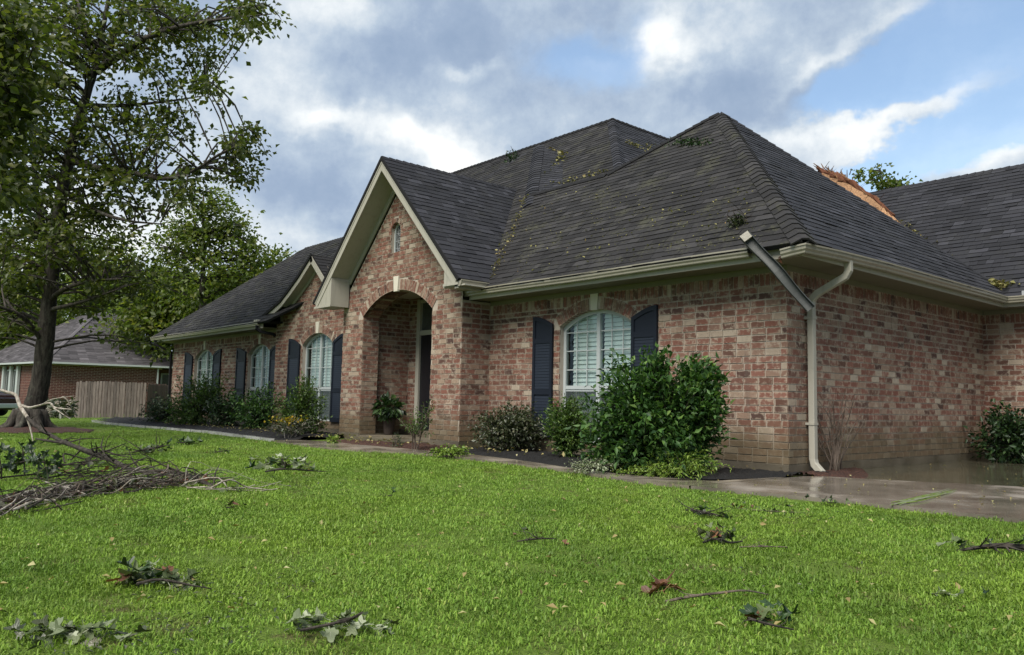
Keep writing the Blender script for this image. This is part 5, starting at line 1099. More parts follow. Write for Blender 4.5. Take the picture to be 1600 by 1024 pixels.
shrub('shrub', 'tall bright topped shrub under the leftmost wing window', 310, 666, [(310, 628, 38, 34, 170), (324, 604, 26, 18, 60), (290, 645, 24, 20, 50)], .08, 'leaf_fern', 58, per=11, width=.45)
shrub('shrub', 'middling dark shrub between the two wing windows', 354, 668, [(354, 643, 28, 26, 120)], .08, 'leaf_dark', 59, per=10)
shrub('shrub', 'spreading shrub under the second wing window', 400, 672, [(400, 645, 36, 28, 140), (412, 625, 22, 20, 50)], .075, 'leaf_bush', 60, per=10)
shrub('shrub', 'upright green shrub before the window beside the arch', 472, 680, [(468, 638, 30, 34, 160), (476, 612, 20, 20, 50), (495, 655, 16, 24, 36)], .065, 'leaf_fern', 61, per=12, width=.45)
rt, d_ = shrub('flowering_plant', 'low olive plant with a few yellow blooms, left of the arch', 452, 684, [(450, 666, 26, 11, 50), (480, 660, 14, 8, 14)], .06, 'leaf_olive', 62, per=8, cat='plant', stem='pale_twig', stems=6)
g = np.random.default_rng(162); P = np.array([atd(452+16*g.normal(), 657+4*g.normal(), d_-.15) for k in range(70)]); leaf_mesh('flower', P, g.normal(size=P.shape)+np.array((0, 0, .6)), .055, M['leaf_yellow'], rt, width=.9, g=g)
shrub('ground_cover_plant', 'bright lime ground cover plant at the foot of the entry column', 702, 712, [(704, 706, 26, 8, 60)], .045, 'leaf_lime', 63, per=8, cat='plant', stems=2)
shrub('sapling', 'spindly light green sapling in the brown mulch before the porch', 652, 702, [(655, 652, 24, 22, 26), (672, 632, 10, 14, 8), (640, 660, 22, 14, 12)], .05, 'leaf_fern', 64, per=9, cat='plant', width=.3, stem='twig', stems=4)
shrub('grass_tuft', 'small dark spiky plant at the porch step edge', 618, 698, [(620, 690, 9, 10, 14)], .06, 'leaf_dark', 65, per=6, cat='plant', width=.2, stems=1)
shrub('ground_cover_plant', 'tiny yellow green plant at the left foot of the entry wall', 521, 692, [(521, 688, 10, 6, 18)], .05, 'leaf_lime', 66, per=6, cat='plant', stems=1)
# pale flower tips on the corner shrub
g = np.random.default_rng(163); cs = [o for o in bpy.data.objects if str(o.get('label', '')).startswith('round dark shrub with pale')][0]; dd_ = float((np.array(WL[cs.name])-CAM)@FW); P = np.array([atd(250+9*g.normal(), 632+6*g.normal(), dd_-.4) for k in range(60)]); leaf_mesh('flower', P, g.normal(size=P.shape)+np.array((0, 0, .6)), .07, M['leaf_pale'], cs, width=.9, g=g)
# bare shrub by the downspout and the leggy stems beside the big bush
def bare(name, label, px, py, top, n, seed, r=.008, spread=30, mat='twig'):
    g = np.random.default_rng(seed); f = gnd(px, py, .03); d = float((f-CAM)@FW); root = thing(name, f, label, 'shrub')
    for k in range(n):
        b = MB(); x0 = px+g.normal()*5; dx = g.normal()*spread; h = py-(py-top)*(0.55+.45*g.random()); dd = d+g.normal()*.06
        q = smooth_path([(*atd(x0, py, dd), r*1.5), (*atd(x0+dx*.25, py-(py-h)*.35, dd), r*1.1), (*atd(x0+dx*.6+g.normal()*3, py-(py-h)*.7, dd+.05*g.normal()), r*.8), (*atd(x0+dx+g.normal()*4, h, dd+.08*g.normal()), r*.35)], 4)
        b.tube(q[:, :3], list(q[:, 3]), 5)
        for j in range(4):
            i = int(len(q)*(0.35+.55*g.random())); p = q[min(i, len(q)-1), :3]; e = p+RT*g.normal()*.10+np.array((0, 0, .06+.14*g.random())); b.tube([p, (p+e)/2+g.normal(size=3)*.012, e], [r*.45, r*.35, r*.2], 3)
        b.build('stem', M[mat], root)
    return root, f, d
bare('bare_shrub', 'leafless twiggy shrub beside the downspout on the driveway wall', 1306, 738, 605, 17, 71)
rt, f, d = bare('leggy_shrub', 'leggy stems with rusty base right of the big bush', 1128, 726, 590, 5, 72, .009, 8, 'pale_twig')
g = np.random.default_rng(73); P = np.array([f+np.array((g.normal()*.07, g.normal()*.05, .02+.12*g.random()**2)) for k in range(60)]); leaf_mesh('foliage', P, g.normal(size=P.shape)+np.array((0, 0, .5)), .05, M['leaf_dead'], rt, g=g)
# potted plant in the porch
pp = plane(614, 676, (0, 0, 1), 0.2); pp = np.array((-9.02, -0.02, 0.106)); d = float((pp-CAM)@FW); pr = thing('potted_plant', pp, 'dark leafy plant in a clay pot inside the arched porch', 'plant')
b = MB(); prof = [(.11, 0), (.125, .02), (.15, .22), (.17, .30), (.185, .31), (.185, .35), (.16, .35), (.15, .30)]; n = 20; Pn = [(pp[0]+.8*r*math.cos(2*math.pi*k/n), pp[1]+.8*r*math.sin(2*math.pi*k/n), pp[2]+z) for r, z in prof for k in range(n)]
b.mesh(Pn, [(i*n+k, i*n+(k+1) % n, (i+1)*n+(k+1) % n, (i+1)*n+k) for i in range(len(prof)-1) for k in range(n)]+[tuple(range(n))[::-1], tuple(range(7*n, 8*n))]); b.build('pot', M['pot'], pr, smooth=True)
g = np.random.default_rng(74); v = unit(g.normal(size=(260, 3))); P = pp+np.array((0.05, -.05, .55))+v*np.array((.28, .28, .22))*(.4+.6*g.random((260, 1))); leaf_mesh('foliage', P, v+g.normal(size=v.shape)*.4+np.array((0, 0, -.3)), .16*(.6+.6*g.random(260)), M['leaf_dark'], pr, width=.5, g=g)
b = MB()
for k in range(9): a = k*.7; b.tube([pp+np.array((0, 0, .3)), pp+np.array((.1*math.cos(a), .1*math.sin(a), .5)), pp+np.array((.2*math.cos(a), .2*math.sin(a), .6+.04*k))], .006, 4)
b.build('stem', M['dark_twig'], pr)
b = MB(); q = pp+np.array((0.02, -.16, .37)); b.tube([q+np.array((0, 0, -.02)), q, q+np.array((0, 0, .03))], [.02, .032, .014], 8); tag(b.build('white_bloom', M['white'], None), 'small white ball on the rim of the clay pot', 'ornament')

# ------------------------------------------------------------------ neighbour house, fence, car
nb = thing('neighbour_house', (-47, 3, -.33), 'low red brick house with grey hip roof behind the wooden fence', 'house')
Cn, Rn, Ln = np.array((-47.15, 0.65, 2.5)), np.array((-46.7, 8.6, 2.5)), np.array((-62.0, -1.4, 2.5)); A1, A2 = atd(150, 493, 55), atd(172, 492.5, 56.5); A1[2] = A2[2] = 6.25
def quad_roof(pts, name, e=.16):
    pts = [np.asarray(p, float) for p in pts]; U = unit(pts[1]-pts[0]); Nn = unit(np.cross(pts[1]-pts[0], pts[-1]-pts[0])); V = np.cross(Nn, U); poly = ccw([((p-pts[0])@U, (p-pts[0])@V) for p in pts]); sb = MB(); b = MB(); b.prism([p-Nn*.05 for p in pts], Nn*.045); pt = b.build(name, M['felt'], nb)
    v = -.02; H = max(p[1] for p in poly); x0, x1 = min(p[0] for p in poly), max(p[0] for p in poly)
    while v < H:
        c = clip([(x0-.1, v), (x1+.1, v), (x1+.1, v+e+.01), (x0-.1, v+e+.01)], poly)
        if len(c) > 2:
            u = x0
            while u < x1:
                cc = clip([(u, v), (u+.5, v), (u+.5, v+e+.01), (u, v+e+.01)], poly)
                if len(cc) > 2: tab_mesh(sb, lambda a, b_, h: pts[0]+U*a+V*b_+Nn*h, cc, v, .012+.01*rng.random(), rng.random(), expo=e)
                u += .5
        v += e
    stuff(sb.build('shingle_courses', M['roof_far'], pt))
quad_roof([Cn, Rn, A2, A1], 'roof_slope'); quad_roof([Ln, Cn, A1, A1+unit(Ln-Cn)*3], 'roof_slope')
quad_roof([Rn, Rn+np.array((-9., 3, 0)), A2], 'roof_slope')
b = MB()
for a, c in ((Cn, Rn), (Ln, Cn)):
    t = unit(c-a); o_ = np.array((t[1], -t[0], 0)); b.prism([a+o_*.02+np.array((0, 0, -.02)), c+o_*.02+np.array((0, 0, -.02)), c+o_*.12+np.array((0, 0, .0)), a+o_*.12], (0, 0, .10))
b.build('gutter', M['white'], nb)
b = MB()
for a, c in ((A1, Cn), (A2, Rn)):
    nv = np.array((0, 0, .05)); t = unit(c-a); s_ = unit(np.cross(t, (0, 0, 1.)))*.12; b.prism([a-s_+nv*.4, c-s_+nv*.4, c+nv*1.2, a+nv*1.2], s_*0+np.array((0, 0, .02))); b.prism([a+s_+nv*.4, c+s_+nv*.4, c+nv*1.2, a+nv*1.2], np.array((0, 0, .02)))
b.build('ridge_caps', M['roof_far'], nb); bpy.data.objects[nb.children[-1].name]['kind'] = 'stuff'
inw = lambda p, k: p+np.array((-.5*k, 0, 0))
W0, W1, W2 = Cn+np.array((-.5, .3, 0)), Cn+(Rn-Cn)*.80+np.array((-.5, 0, 0)), Ln+np.array((0, .5, 0))
for a, c, nm in ((W0, W1, 'brick_wall'), (W2, W0, 'brick_wall')):
    t = unit(c-a); t[2] = 0; b = MB(); b.prism([(*a[:2], -.6), (*c[:2], -.6), (*c[:2], 2.46), (*a[:2], 2.46)], np.array((-t[1], t[0], 0))*.15); w_ = b.build(nm, M['mortar'], nb)
    bb = MB(); L = np.linalg.norm((c-a)[:2]); o_ = np.array((*a[:2], 0.)); U_, N_ = t, np.cross(t, (0, 0, 1.)); z = -.45; r = 0
    while z < 2.4:
        u = -(0.15 if r % 2 else 0)
        while u < L:
            if min(u+.28, L)-max(u, 0) > .05: add_brick(bb, o_, U_, N_, max(u, 0), min(u+.285, L), z, z+.082, rng.random())
            u += .30
        z += .096; r += 1
    stuff(bb.build('brickwork', M['oldbrick'], w_))
b = MB(); b.box(-48.6, -48.5, 7.05, 9.2, -.6, 2.45); b.build('porch_back_wall', M['oldbrick'], nb); b = MB(); b.box(-48.48, -48.44, 7.6, 8.6, 1.2, 2.2); f_ = b.build('window', M['white'], nb); b = MB(); b.box(-48.43, -48.42, 7.7, 8.5, 1.28, 2.12); b.build('pane', M['lead'], f_)
b = MB(); b.box(-46.95, -46.83, 7.95, 8.07, -.6, 2.45); b.build('porch_post', M['white'], nb); b = MB(); b.box(-46.95, -46.87, 6.9, 6.98, -.6, 2.45); b.build('downspout', M['white'], nb); b = MB(); b.box(-48.5, -47.2, 8.8, 8.9, -.6, 2.45); b.build('porch_side_wall', M['dark'], nb)
tW = unit(W0-W2)
for px in (8, 19, 30):
    p = plane(px, 590, (-tW[1], tW[0], 0), float(np.dot((-tW[1], tW[0], 0), W0))); o_ = np.cross(tW, (0, 0, 1.))*.05; b = MB(); b.obox(np.array((*p[:2], -.6))+o_, tW*.32, o_*3, (0, 0, 3.0)); b.build('porch_post', M['white'], nb)
    if px != 30:
        b = MB(); b.obox(np.array((*p[:2], .3))+o_+tW*.5, tW*.75, o_*.4, (0, 0, 1.9)); f_ = b.build('window', M['white'], nb); b = MB(); b.obox(np.array((*p[:2], .38))+o_*1.45+tW*.58, tW*.59, o_*.1, (0, 0, 1.74)); b.build('pane', M['lead'], f_)
# wooden fence: every picket a part
fn = thing('picket_fence', (-31, 0, -.32), 'weathered brown privacy fence of tall pickets beside the house', 'fence')
F0, F1, F2 = atd(116, 658, 33.4), atd(226, 659.5, 33.0), atd(274, 657, 38)
def fence_run(a, c, mat, h, n):
    t = (c-a)/n; tl = unit(t); o_ = np.cross(tl, (0, 0, 1.)); zb = -.34
    for k in range(n):
        p = a+t*k; hh = h+(rng.random()-.5)*.06; w = np.linalg.norm(t)-.018; b = MB(); lean = (rng.random()-.5)*.02
        q = np.array((p[0], p[1], zb))+o_*(.012*rng.random()); P2 = [q, q+tl*w, q+tl*(w+lean)+np.array((0, 0, hh-.05)), q+tl*(w-.03+lean)+np.array((0, 0, hh)), q+tl*(.03+lean)+np.array((0, 0, hh)), q+tl*lean+np.array((0, 0, hh-.05))]
        b.prism(P2, o_*.02, rng.random()); b.build('picket', M[mat], fn)
    b = MB()
    for z in (.35, 1.3): b.obox(np.array((a[0], a[1], zb+z))-o_*.06, c-a+np.array((0, 0, a[2]-c[2])), -o_*.03, (0, 0, .09))
    stuff(b.build('fence_rail', M[mat], fn))
fence_run(F0, F1, 'fence', 1.66, 24); fence_run(F1+unit(F2-F1)*.1, F2, 'fence_dark', 1.63, 26)
# dark red car at the left edge, its tail just in view past the trunk
car = thing('parked_car', atd(-30, 650, 36), 'dark red car at the left edge, only its tail in view', 'car')
cx_ = atd(27, 651, 36); cdir = unit(np.array((-RT[0], -RT[1], 0))); cw = np.cross((0, 0, 1.), cdir)*1.7; z0 = float(cx_[2])
prof = [(0, .45), (.02, .85), (.12, 1.0), (.55, 1.05), (1.05, 1.45), (2.4, 1.5), (3.1, 1.05), (4.1, .95), (4.25, .5), (4.1, .28), (.15, .28)]
pt = lambda u, z, w=0.0: np.array((cx_[0], cx_[1], z0))+cdir*u+cw*w+np.array((0, 0, z)); b = MB(); b.prism([pt(u, z) for u, z in prof], cw); b.build('body', M['car'], car, bevel=.06)
b = MB(); b.prism([pt(u, z, -.01) for u, z in ((.72, 1.07), (1.1, 1.4), (1.7, 1.42), (1.7, 1.07))], cw*.005); b.prism([pt(u, z, -.01) for u, z in ((1.78, 1.07), (1.78, 1.42), (2.35, 1.42), (2.9, 1.07))], cw*.005); b.prism([pt(.5, 1.07, .1), pt(1.02, 1.44, .14), pt(1.02, 1.44, .86), pt(.5, 1.07, .9)], cdir*-.02+np.array((0, 0, .01))); b.build('car_window', M['lead'], car)
for u in (.85, 3.3):
    for w in (.02, .88):
        b = MB(); c = pt(u, .33, w); b.prism([c+cdir*.33*math.cos(t)+np.array((0, 0, .33*math.sin(t))) for t in np.linspace(0, 2*math.pi, 25)[:-1]], cw*.12*(-1 if w < .5 else 1)); wh = b.build('wheel', M['tyre'], car); b = MB(); c2 = c+cw*(.121*(-1 if w < .5 else 1)); b.prism([c2+cdir*.2*math.cos(t)+np.array((0, 0, .2*math.sin(t))) for t in np.linspace(0, 2*math.pi, 17)[:-1]], cw*.01*(-1 if w < .5 else 1)); b.build('rim', M['chrome'], wh)
b = MB(); b.obox(pt(-.06, .38, -.02), cdir*.14, cw*1.04, (0, 0, .2)); b.build('bumper', M['white'], car, bevel=.03)

# ------------------------------------------------------------------ storm debris
def lobed_leaf(seed, lobes=5, deep=.45, curl=.35, mat='leaf_wilt', n=30):
    """a broad lobed leaf, one unit long from stalk to tip, curled as it dries"""
    g = np.random.default_rng(seed); b = MB(); pts = []
    for k in range(n):
        a = -math.pi/2+2*math.pi*(k+.5)/n; l = abs(math.cos(lobes*(a-math.pi/2)/2)); r = .5*((1-deep)+deep*l**1.6)*(1+.12*g.normal())*(.8+.25*math.sin(a))
        pts.append((r*math.cos(a), .42+r*math.sin(a)))
    cv = curl*(.8+1.3*g.random()); tw = g.normal()*.45
    z = lambda x, y: cv*(x*x*1.6-.55*(y-.4)**2)+tw*x*(y-.4)+.05*math.sin(9*x+seed)+.04*math.sin(7*y)
    ring = [(x, y, z(x, y)) for x, y in pts]; mid = [(x*.5, .42+(y-.42)*.5, z(x*.5, .42+(y-.42)*.5)-.012*(k % 2)) for k, (x, y) in enumerate(pts)]; c = (0, .42, z(0, .42))
    V = ring+mid+[c]; F = []
    for k in range(n): j = (k+1) % n; F += [(k, j, n+j, n+k), (n+k, n+j, 2*n)]
    b.mesh(V, F, g.random()); b.tube([(0, -.28, .02), (0, 0, z(0, 0)+.0), (0, .42, z(0, .42)-.004), (0, .8, z(0, .8)-.004)], [.012, .012, .010, .004], 4, .9); return b.build('leaf', M[mat], data_only=True)
LEAF = {m: [lobed_leaf(i*7+j, 5, .40+.05*(i % 3), .3+.15*(i % 4), m) for i in range(5)] for j, m in enumerate(('leaf_wilt', 'leaf_pale', 'leaf_dead', 'leaf_dark', 'leaf_olive', 'leaf_black'))}
def put_leaf(root, p, s, mat, g, flat=.38, yaw=None, pitch=None):
    o = bpy.data.objects.new('leaf', LEAF[mat][g.integers(5)]); COL.objects.link(o); o.parent = root; o.location = tuple(np.asarray(p)-np.array(WL[root.name])); o.scale = (s, s, s)
    o.rotation_euler = ((pitch if pitch is not None else g.normal()*flat), g.normal()*flat, g.uniform(0, 6.28) if yaw is None else yaw); return o
def twig(root, rows, mat='twig', n=6, name='twig', side=0, g=None, sl=.12):
    b = MB(); q = smooth_path(rows, 4); b.tube(q[:, :3], list(q[:, 3]), n, wob=.2)
    for k in range(side):
        i = int(g.integers(1, len(q)-1)); p = q[i, :3]; e = p+g.normal(size=3)*np.array((1, 1, .45))*sl+np.array((0, 0, sl*.25)); e[2] = max(e[2], .01); b.tube([p, (p+e)/2+g.normal(size=3)*sl*.12, e], [q[i, 3]*.5, q[i, 3]*.35, q[i, 3]*.15], 4)
    return b.build(name, M[mat], root)
def leaf_heap(name, label, px, py, halfw, n, s, mats, seed, zmax=.07, deep=.35, cat='leaves', tw=()):
    g = np.random.default_rng(seed); c = gnd(px, py, 0); d = float((c-CAM)@FW); w = halfw*d/FPX; root = thing(name, c, label, cat); fh = unit(np.array((FW[0], FW[1], 0)))
    for k in range(n):
        t = g.uniform(-1, 1); p = c+RT*t*w+fh*g.normal()*w*deep*(1-.5*abs(t)); p[2] = .025+zmax*.8*(1-t*t)*g.random(); put_leaf(root, p, s*(.5+.6*g.random()), mats[g.integers(len(mats))], g, .33)
    for rows, mt, sd in tw: twig(root, [(*((gnd(x, y, z)) ), r) for x, y, z, r in rows], mt, side=sd, g=g, sl=.06)
    return root
leaf_heap('leaf_cluster', 'grey green heap of big wilted leaves on the lawn, left foreground', 238, 918, 54, 34, .115, ['leaf_wilt', 'leaf_wilt', 'leaf_wilt', 'leaf_pale', 'leaf_dead', 'leaf_dark'], 101, .09, tw=[([(215, 912, .05, .006), (250, 906, .08, .006), (300, 915, .05, .004), (330, 920, .03, .002)], 'dark_twig', 5)])
leaf_heap('leaf_cluster', 'pale upturned leaf heap at the bottom edge of the lawn', 530, 990, 72, 50, .075, ['leaf_pale', 'leaf_pale', 'leaf_pale', 'leaf_wilt', 'leaf_wilt', 'leaf_olive'], 102, .05, tw=[([(470, 985, .04, .005), (540, 970, .1, .006), (565, 958, .16, .004)], 'dark_twig', 4)])
leaf_heap('leaf_cluster', 'long pale strip of limp leaves at the bottom left corner', 118, 1002, 88, 30, .09, ['leaf_pale', 'leaf_wilt', 'leaf_olive'], 103, .03, .12)
leaf_heap('leaf_cluster', 'silvery leaf heap with an upright twig, mid lawn before the entry', 446, 735, 42, 44, .15, ['leaf_pale', 'leaf_pale', 'leaf_wilt', 'leaf_dark'], 104, .16, .4, tw=[([(444, 733, .05, .012), (447, 727, .22, .009), (446, 722, .40, .005)], 'dark_twig', 7), ([(415, 737, .03, .010), (445, 733, .16, .010), (490, 736, .08, .006), (510, 737, .03, .004)], 'dark_twig', 6)])
leaf_heap('leaf_tuft', 'brown torn tuft of leaves and bark on the right of the lawn', 1122, 850, 20, 18, .10, ['leaf_dead', 'leaf_wilt', 'leaf_olive'], 105, .10, .5, 'leaves', [([(1098, 848, .02, .006), (1120, 842, .12, .007), (1140, 848, .05, .006), (1160, 846, .03, .004)], 'dark_twig', 8), ([(1155, 855, .02, .004), (1190, 854, .03, .004), (1230, 855, .02, .003)], 'twig', 8)])
r_ = leaf_heap('leaf_twig', 'rust brown leaf with a long curved twig on the lawn', 1050, 930, 15, 5, .17, ['leaf_dead'], 106, .09, .3, 'leaf', [([(1040, 940, .015, .005), (1080, 932, .03, .006), (1130, 926, .045, .005), (1165, 923, .05, .004), (1200, 929, .02, .003)], 'twig', 5)])
leaf_heap('leaf_cluster', 'dark red brown curled leaves at the bottom right of the lawn', 1212, 978, 36, 14, .09, ['leaf_dead', 'leaf_dark', 'leaf_wilt'], 107, .06, .25, tw=[([(1170, 966, .05, .005), (1195, 974, .05, .005), (1240, 984, .02, .003)], 'dark_twig', 3)])
leaf_heap('leaf_cluster', 'single pale silver leaf near the right edge of the lawn', 1478, 940, 20, 4, .09, ['leaf_pale'], 108, .02, .2, 'leaf')
leaf_heap('leaf_cluster', 'three dark leaf scraps right of the pale silver leaf', 1545, 938, 24, 3, .07, ['leaf_dark', 'leaf_dead'], 109, .02, .2)
def branchlet(name, label, rows, mat, seed, side, leaves=(), sl=.09, cat='branch'):
    g = np.random.default_rng(seed); q = [(*gnd(x, y, z), r) for x, y, z, r in rows]; root = thing(name, q[0][:3], label, cat); twig(root, q, mat, side=side, g=g, sl=sl)
    for k in range(leaves[0] if leaves else 0):
        i = g.integers(len(q)-1); t = g.random(); p = np.array(q[i][:3])*(1-t)+np.array(q[i+1][:3])*t+g.normal(size=3)*.06; p[2] = .03+.04*g.random(); put_leaf(root, p, leaves[1]*(.6+.7*g.random()), leaves[2][g.integers(len(leaves[2]))], g, .5)
    return root
branchlet('fallen_branch', 'dark knobbly branch at the right edge of the lawn', [(1488, 862, .01, .006), (1520, 857, .03, .010), (1560, 853, .05, .016), (1605, 856, .05, .018), (1640, 860, .04, .018)], 'dark_twig', 121, 16, (9, .08, ['leaf_dark', 'leaf_wilt', 'leaf_pale']))
branchlet('fallen_branch', 'low dark leafy branch strip, right lawn below the walk', [(1072, 797, .01, .007), (1095, 800, .05, .010), (1120, 805, .03, .007), (1150, 813, .01, .003)], 'dark_twig', 122, 12, (10, .09, ['leaf_dark', 'leaf_wilt', 'leaf_olive']))
branchlet('fallen_branch', 'thin flat twig in the middle of the lawn', [(808, 846, .01, .004), (840, 842, .03, .005), (872, 842, .02, .003)], 'dark_twig', 123, 8, (4, .05, ['leaf_dead', 'leaf_olive']))
branchlet('fallen_branch', 'dark leafy branch on the far lawn near the far bed', [(208, 707, .02, .012), (235, 701, .10, .016), (258, 697, .06, .012)], 'dark_twig', 124, 14, (16, .16, ['leaf_dark', 'leaf_wilt']), .2)
branchlet('fallen_branch', 'short dark leaf mat beside the dark leafy branch on far lawn', [(272, 694, .02, .01), (288, 692, .04, .012), (303, 693, .02, .008)], 'dark_twig', 125, 10, (14, .14, ['leaf_dark']), .15)
branchlet('fallen_branch', 'tiny twig cross on the far lawn left of the walkway end', [(335, 707, .01, .006), (348, 705, .05, .008)], 'dark_twig', 126, 6, (3, .1, ['leaf_dark']), .1)
branchlet('fallen_branch', 'small dark leafy bit at the walk edge before the downspout', [(1284, 787, .01, .004), (1296, 785, .03, .005), (1310, 787, .01, .003)], 'dark_twig', 127, 5, (6, .06, ['leaf_dark', 'leaf_wilt']), .05)
branchlet('fallen_branch', 'faint brown twig strip, lawn edge right of the leafy strip', [(1130, 792, .01, .003), (1190, 798, .02, .004), (1270, 803, .01, .003)], 'twig', 128, 10, (10, .05, ['leaf_dead', 'leaf_olive']), .05)
branchlet('fallen_branch', 'small dark twig bit on the lawn, left of the tufted branch', [(598, 776, .01, .003), (612, 774, .03, .004)], 'dark_twig', 129, 4, (3, .06, ['leaf_dark']), .05)
branchlet('fallen_branch', 'small grey leaf scrap on the lawn below the brush pile', [(350, 794, .01, .003), (366, 792, .03, .004)], 'dark_twig', 130, 4, (4, .07, ['leaf_wilt', 'leaf_dead']), .05)
branchlet('leaf_cluster', 'little dark silver edged leaf group left of silvery heap', [(388, 720, .01, .004), (408, 717, .05, .005)], 'dark_twig', 131, 4, (6, .10, ['leaf_pale', 'leaf_dark']), .06, 'leaves')
# pine straw strands and green blades washed onto the drive
sr = thing('leaf_strand', gnd(1430, 780, .04), 'long green grass strands lying across the wet driveway', 'leaves'); g = np.random.default_rng(132)
for k in range(9):
    x0, x1 = 1398+g.normal()*4, 1488+g.normal()*6; q = [(*gnd(x0, 787+g.normal()*2, .043), .004), (*gnd((x0+x1)/2, 778+g.normal()*2, .05), .005), (*gnd(x1, 767+g.normal()*2, .043), .002)]; b = MB(); s_ = smooth_path(q, 3); b.tube(s_[:, :3], list(s_[:, 3]), 4); b.build('blade', M['leaf_lime'] if k % 2 else M['leaf_pale'], sr)

# the big fallen limb, stripped pale at the broken end, its brush spread to the right and left
g = np.random.default_rng(140); fl_ = thing('fallen_limb', gnd(225, 738, .1), 'big fallen tree limb with pale stripped end by the trunk', 'limb')
def lp(rows): return [(*atd(x, y, d*(.965 if x > 60 else 1)), r*.62) for x, y, d, r in rows]
twig(fl_, lp([(-8, 607, 12.8, .030), (12, 613, 12.7, .035), (25, 618, 12.6, .04), (31, 634, 12.4, .045), (44, 654, 12.1, .042)]), 'pale_twig', 8, 'stripped_stem')
twig(fl_, [(*atd(x, y, d), r) for x, y, d, r in [(43, 653, 12.1, .027), (58, 667, 11.7, .027), (80, 681, 11.1, .026), (105, 694, 10.4, .026)]], 'dark_twig', 8, 'side_stem', 5, g, .12)
twig(fl_, lp([(31, 634, 12.4, .035), (40, 648, 12.2, .03), (47, 668, 12.1, .022), (52, 692, 12.0, .012)]), 'pale_twig', 7, 'stripped_stem')
twig(fl_, lp([(30, 632, 12.4, .03), (45, 637, 12.3, .03), (60, 634, 12.2, .025), (78, 630, 12.1, .022), (86, 637, 12.0, .018), (112, 640, 11.9, .010)]), 'pale_twig', 7, 'stripped_stem')
twig(fl_, lp([(84, 638, 12.0, .015), (96, 646, 11.9, .012), (110, 655, 11.9, .006)]), 'pale_twig', 6, 'stripped_stem'); twig(fl_, lp([(66, 632, 12.1, .012), (82, 624, 12.0, .010), (116, 619, 11.9, .006)]), 'pale_twig', 6, 'stripped_stem')
twig(fl_, lp([(88, 686, 11.1, .036), (120, 699, 10.3, .04), (150, 709, 9.7, .042), (180, 722, 9.2, .045), (200, 733, 8.9, .05), (222, 738, 8.6, .042), (262, 737, 8.3, .036), (298, 744, 7.9, .032), (322, 756, 7.6, .036), (336, 766, 7.45, .03)]), 'dark_twig', 9, 'main_stem', 26, g, .24)
twig(fl_, lp([(56, 686, 11.4, .02), (82, 690, 11.0, .028), (105, 694, 10.7, .032), (135, 707, 10.0, .034), (160, 716, 9.6, .03)]), 'dark_twig', 8, 'side_stem', 8, g, .15)
twig(fl_, lp([(150, 711, 9.7, .02), (166, 706, 9.7, .016), (182, 711, 9.6, .014), (200, 714, 9.5, .008)]), 'dark_twig', 6, 'side_stem', 10, g, .2); twig(fl_, lp([(140, 703, 9.9, .018), (155, 699, 9.9, .012), (172, 697, 9.9, .006)]), 'dark_twig', 6, 'side_stem', 4, g, .15)
def brush(name, label, a, c, n, seed, mats, hz, wid, leaves):
    """a tangle of twigs lying along the line a-c"""
    g = np.random.default_rng(seed); a, c = gnd(*a), gnd(*c); D = c-a; L = np.linalg.norm(D); D = D/L; S2 = np.array((-D[1], D[0], 0)); root = thing(name, (a+c)/2, label, 'brush'); mbs = {m: MB() for m in mats}
    for k in range(n):
        t = g.random(); p = a+D*L*t+S2*g.normal()*wid*.5; p[2] = .02+hz*g.random()*(1-abs(2*t-1)**2)+.015; l = .15+.42*g.random()**1.5; ang = g.normal()*.3; d2 = D*math.cos(ang)+S2*math.sin(ang); r = .002+.007*g.random()**2
        q = smooth_path([(*(p-d2*l), r), (*(p-d2*l*.3+g.normal(size=3)*.06), r*.9), (*(p+d2*l*.3+g.normal(size=3)*.07), r*.7), (*(p+d2*l+np.array((0, 0, .03*g.normal()))), r*.4)], 3); q[:, 2] = np.maximum(q[:, 2], .012); mbs[mats[g.integers(len(mats))]].tube(q[:, :3], list(q[:, 3]), 5)
    for m, b in mbs.items():
        if b.f: stuff(b.build('twigs', M[m], root))
    for k in range(leaves):
        t = g.random(); p = a+D*L*t+S2*g.normal()*wid*.5; p[2] = .03+hz*.6*g.random(); put_leaf(root, p, .10*(.6+.8*g.random()), ('leaf_dead', 'leaf_wilt', 'leaf_olive', 'leaf_dead')[g.integers(4)], g, .6)
    return root
brush('brush_pile', 'long brown heap of broken twigs under the fallen limb', (120, 776), (300, 756), 140, 151, ['twig', 'twig', 'dark_twig', 'dark_twig', 'pale_twig'], .08, .20, 40)
brush('brush_pile', 'grey twig heap running off the left edge of the lawn', (-30, 812), (125, 772), 110, 152, ['dark_twig', 'dark_twig', 'pale_twig', 'twig'], .05, .17, 22)
brush('brush_pile', 'low thorny twig tangle above the brown heap, left', (95, 752), (185, 744), 34, 153, ['dark_twig'], .18, .3, 14)
brush('brush_pile', 'wet pale scraps trailing right of the brown twig heap', (345, 768), (380, 767), 7, 154, ['pale_twig'], .03, .2, 6)
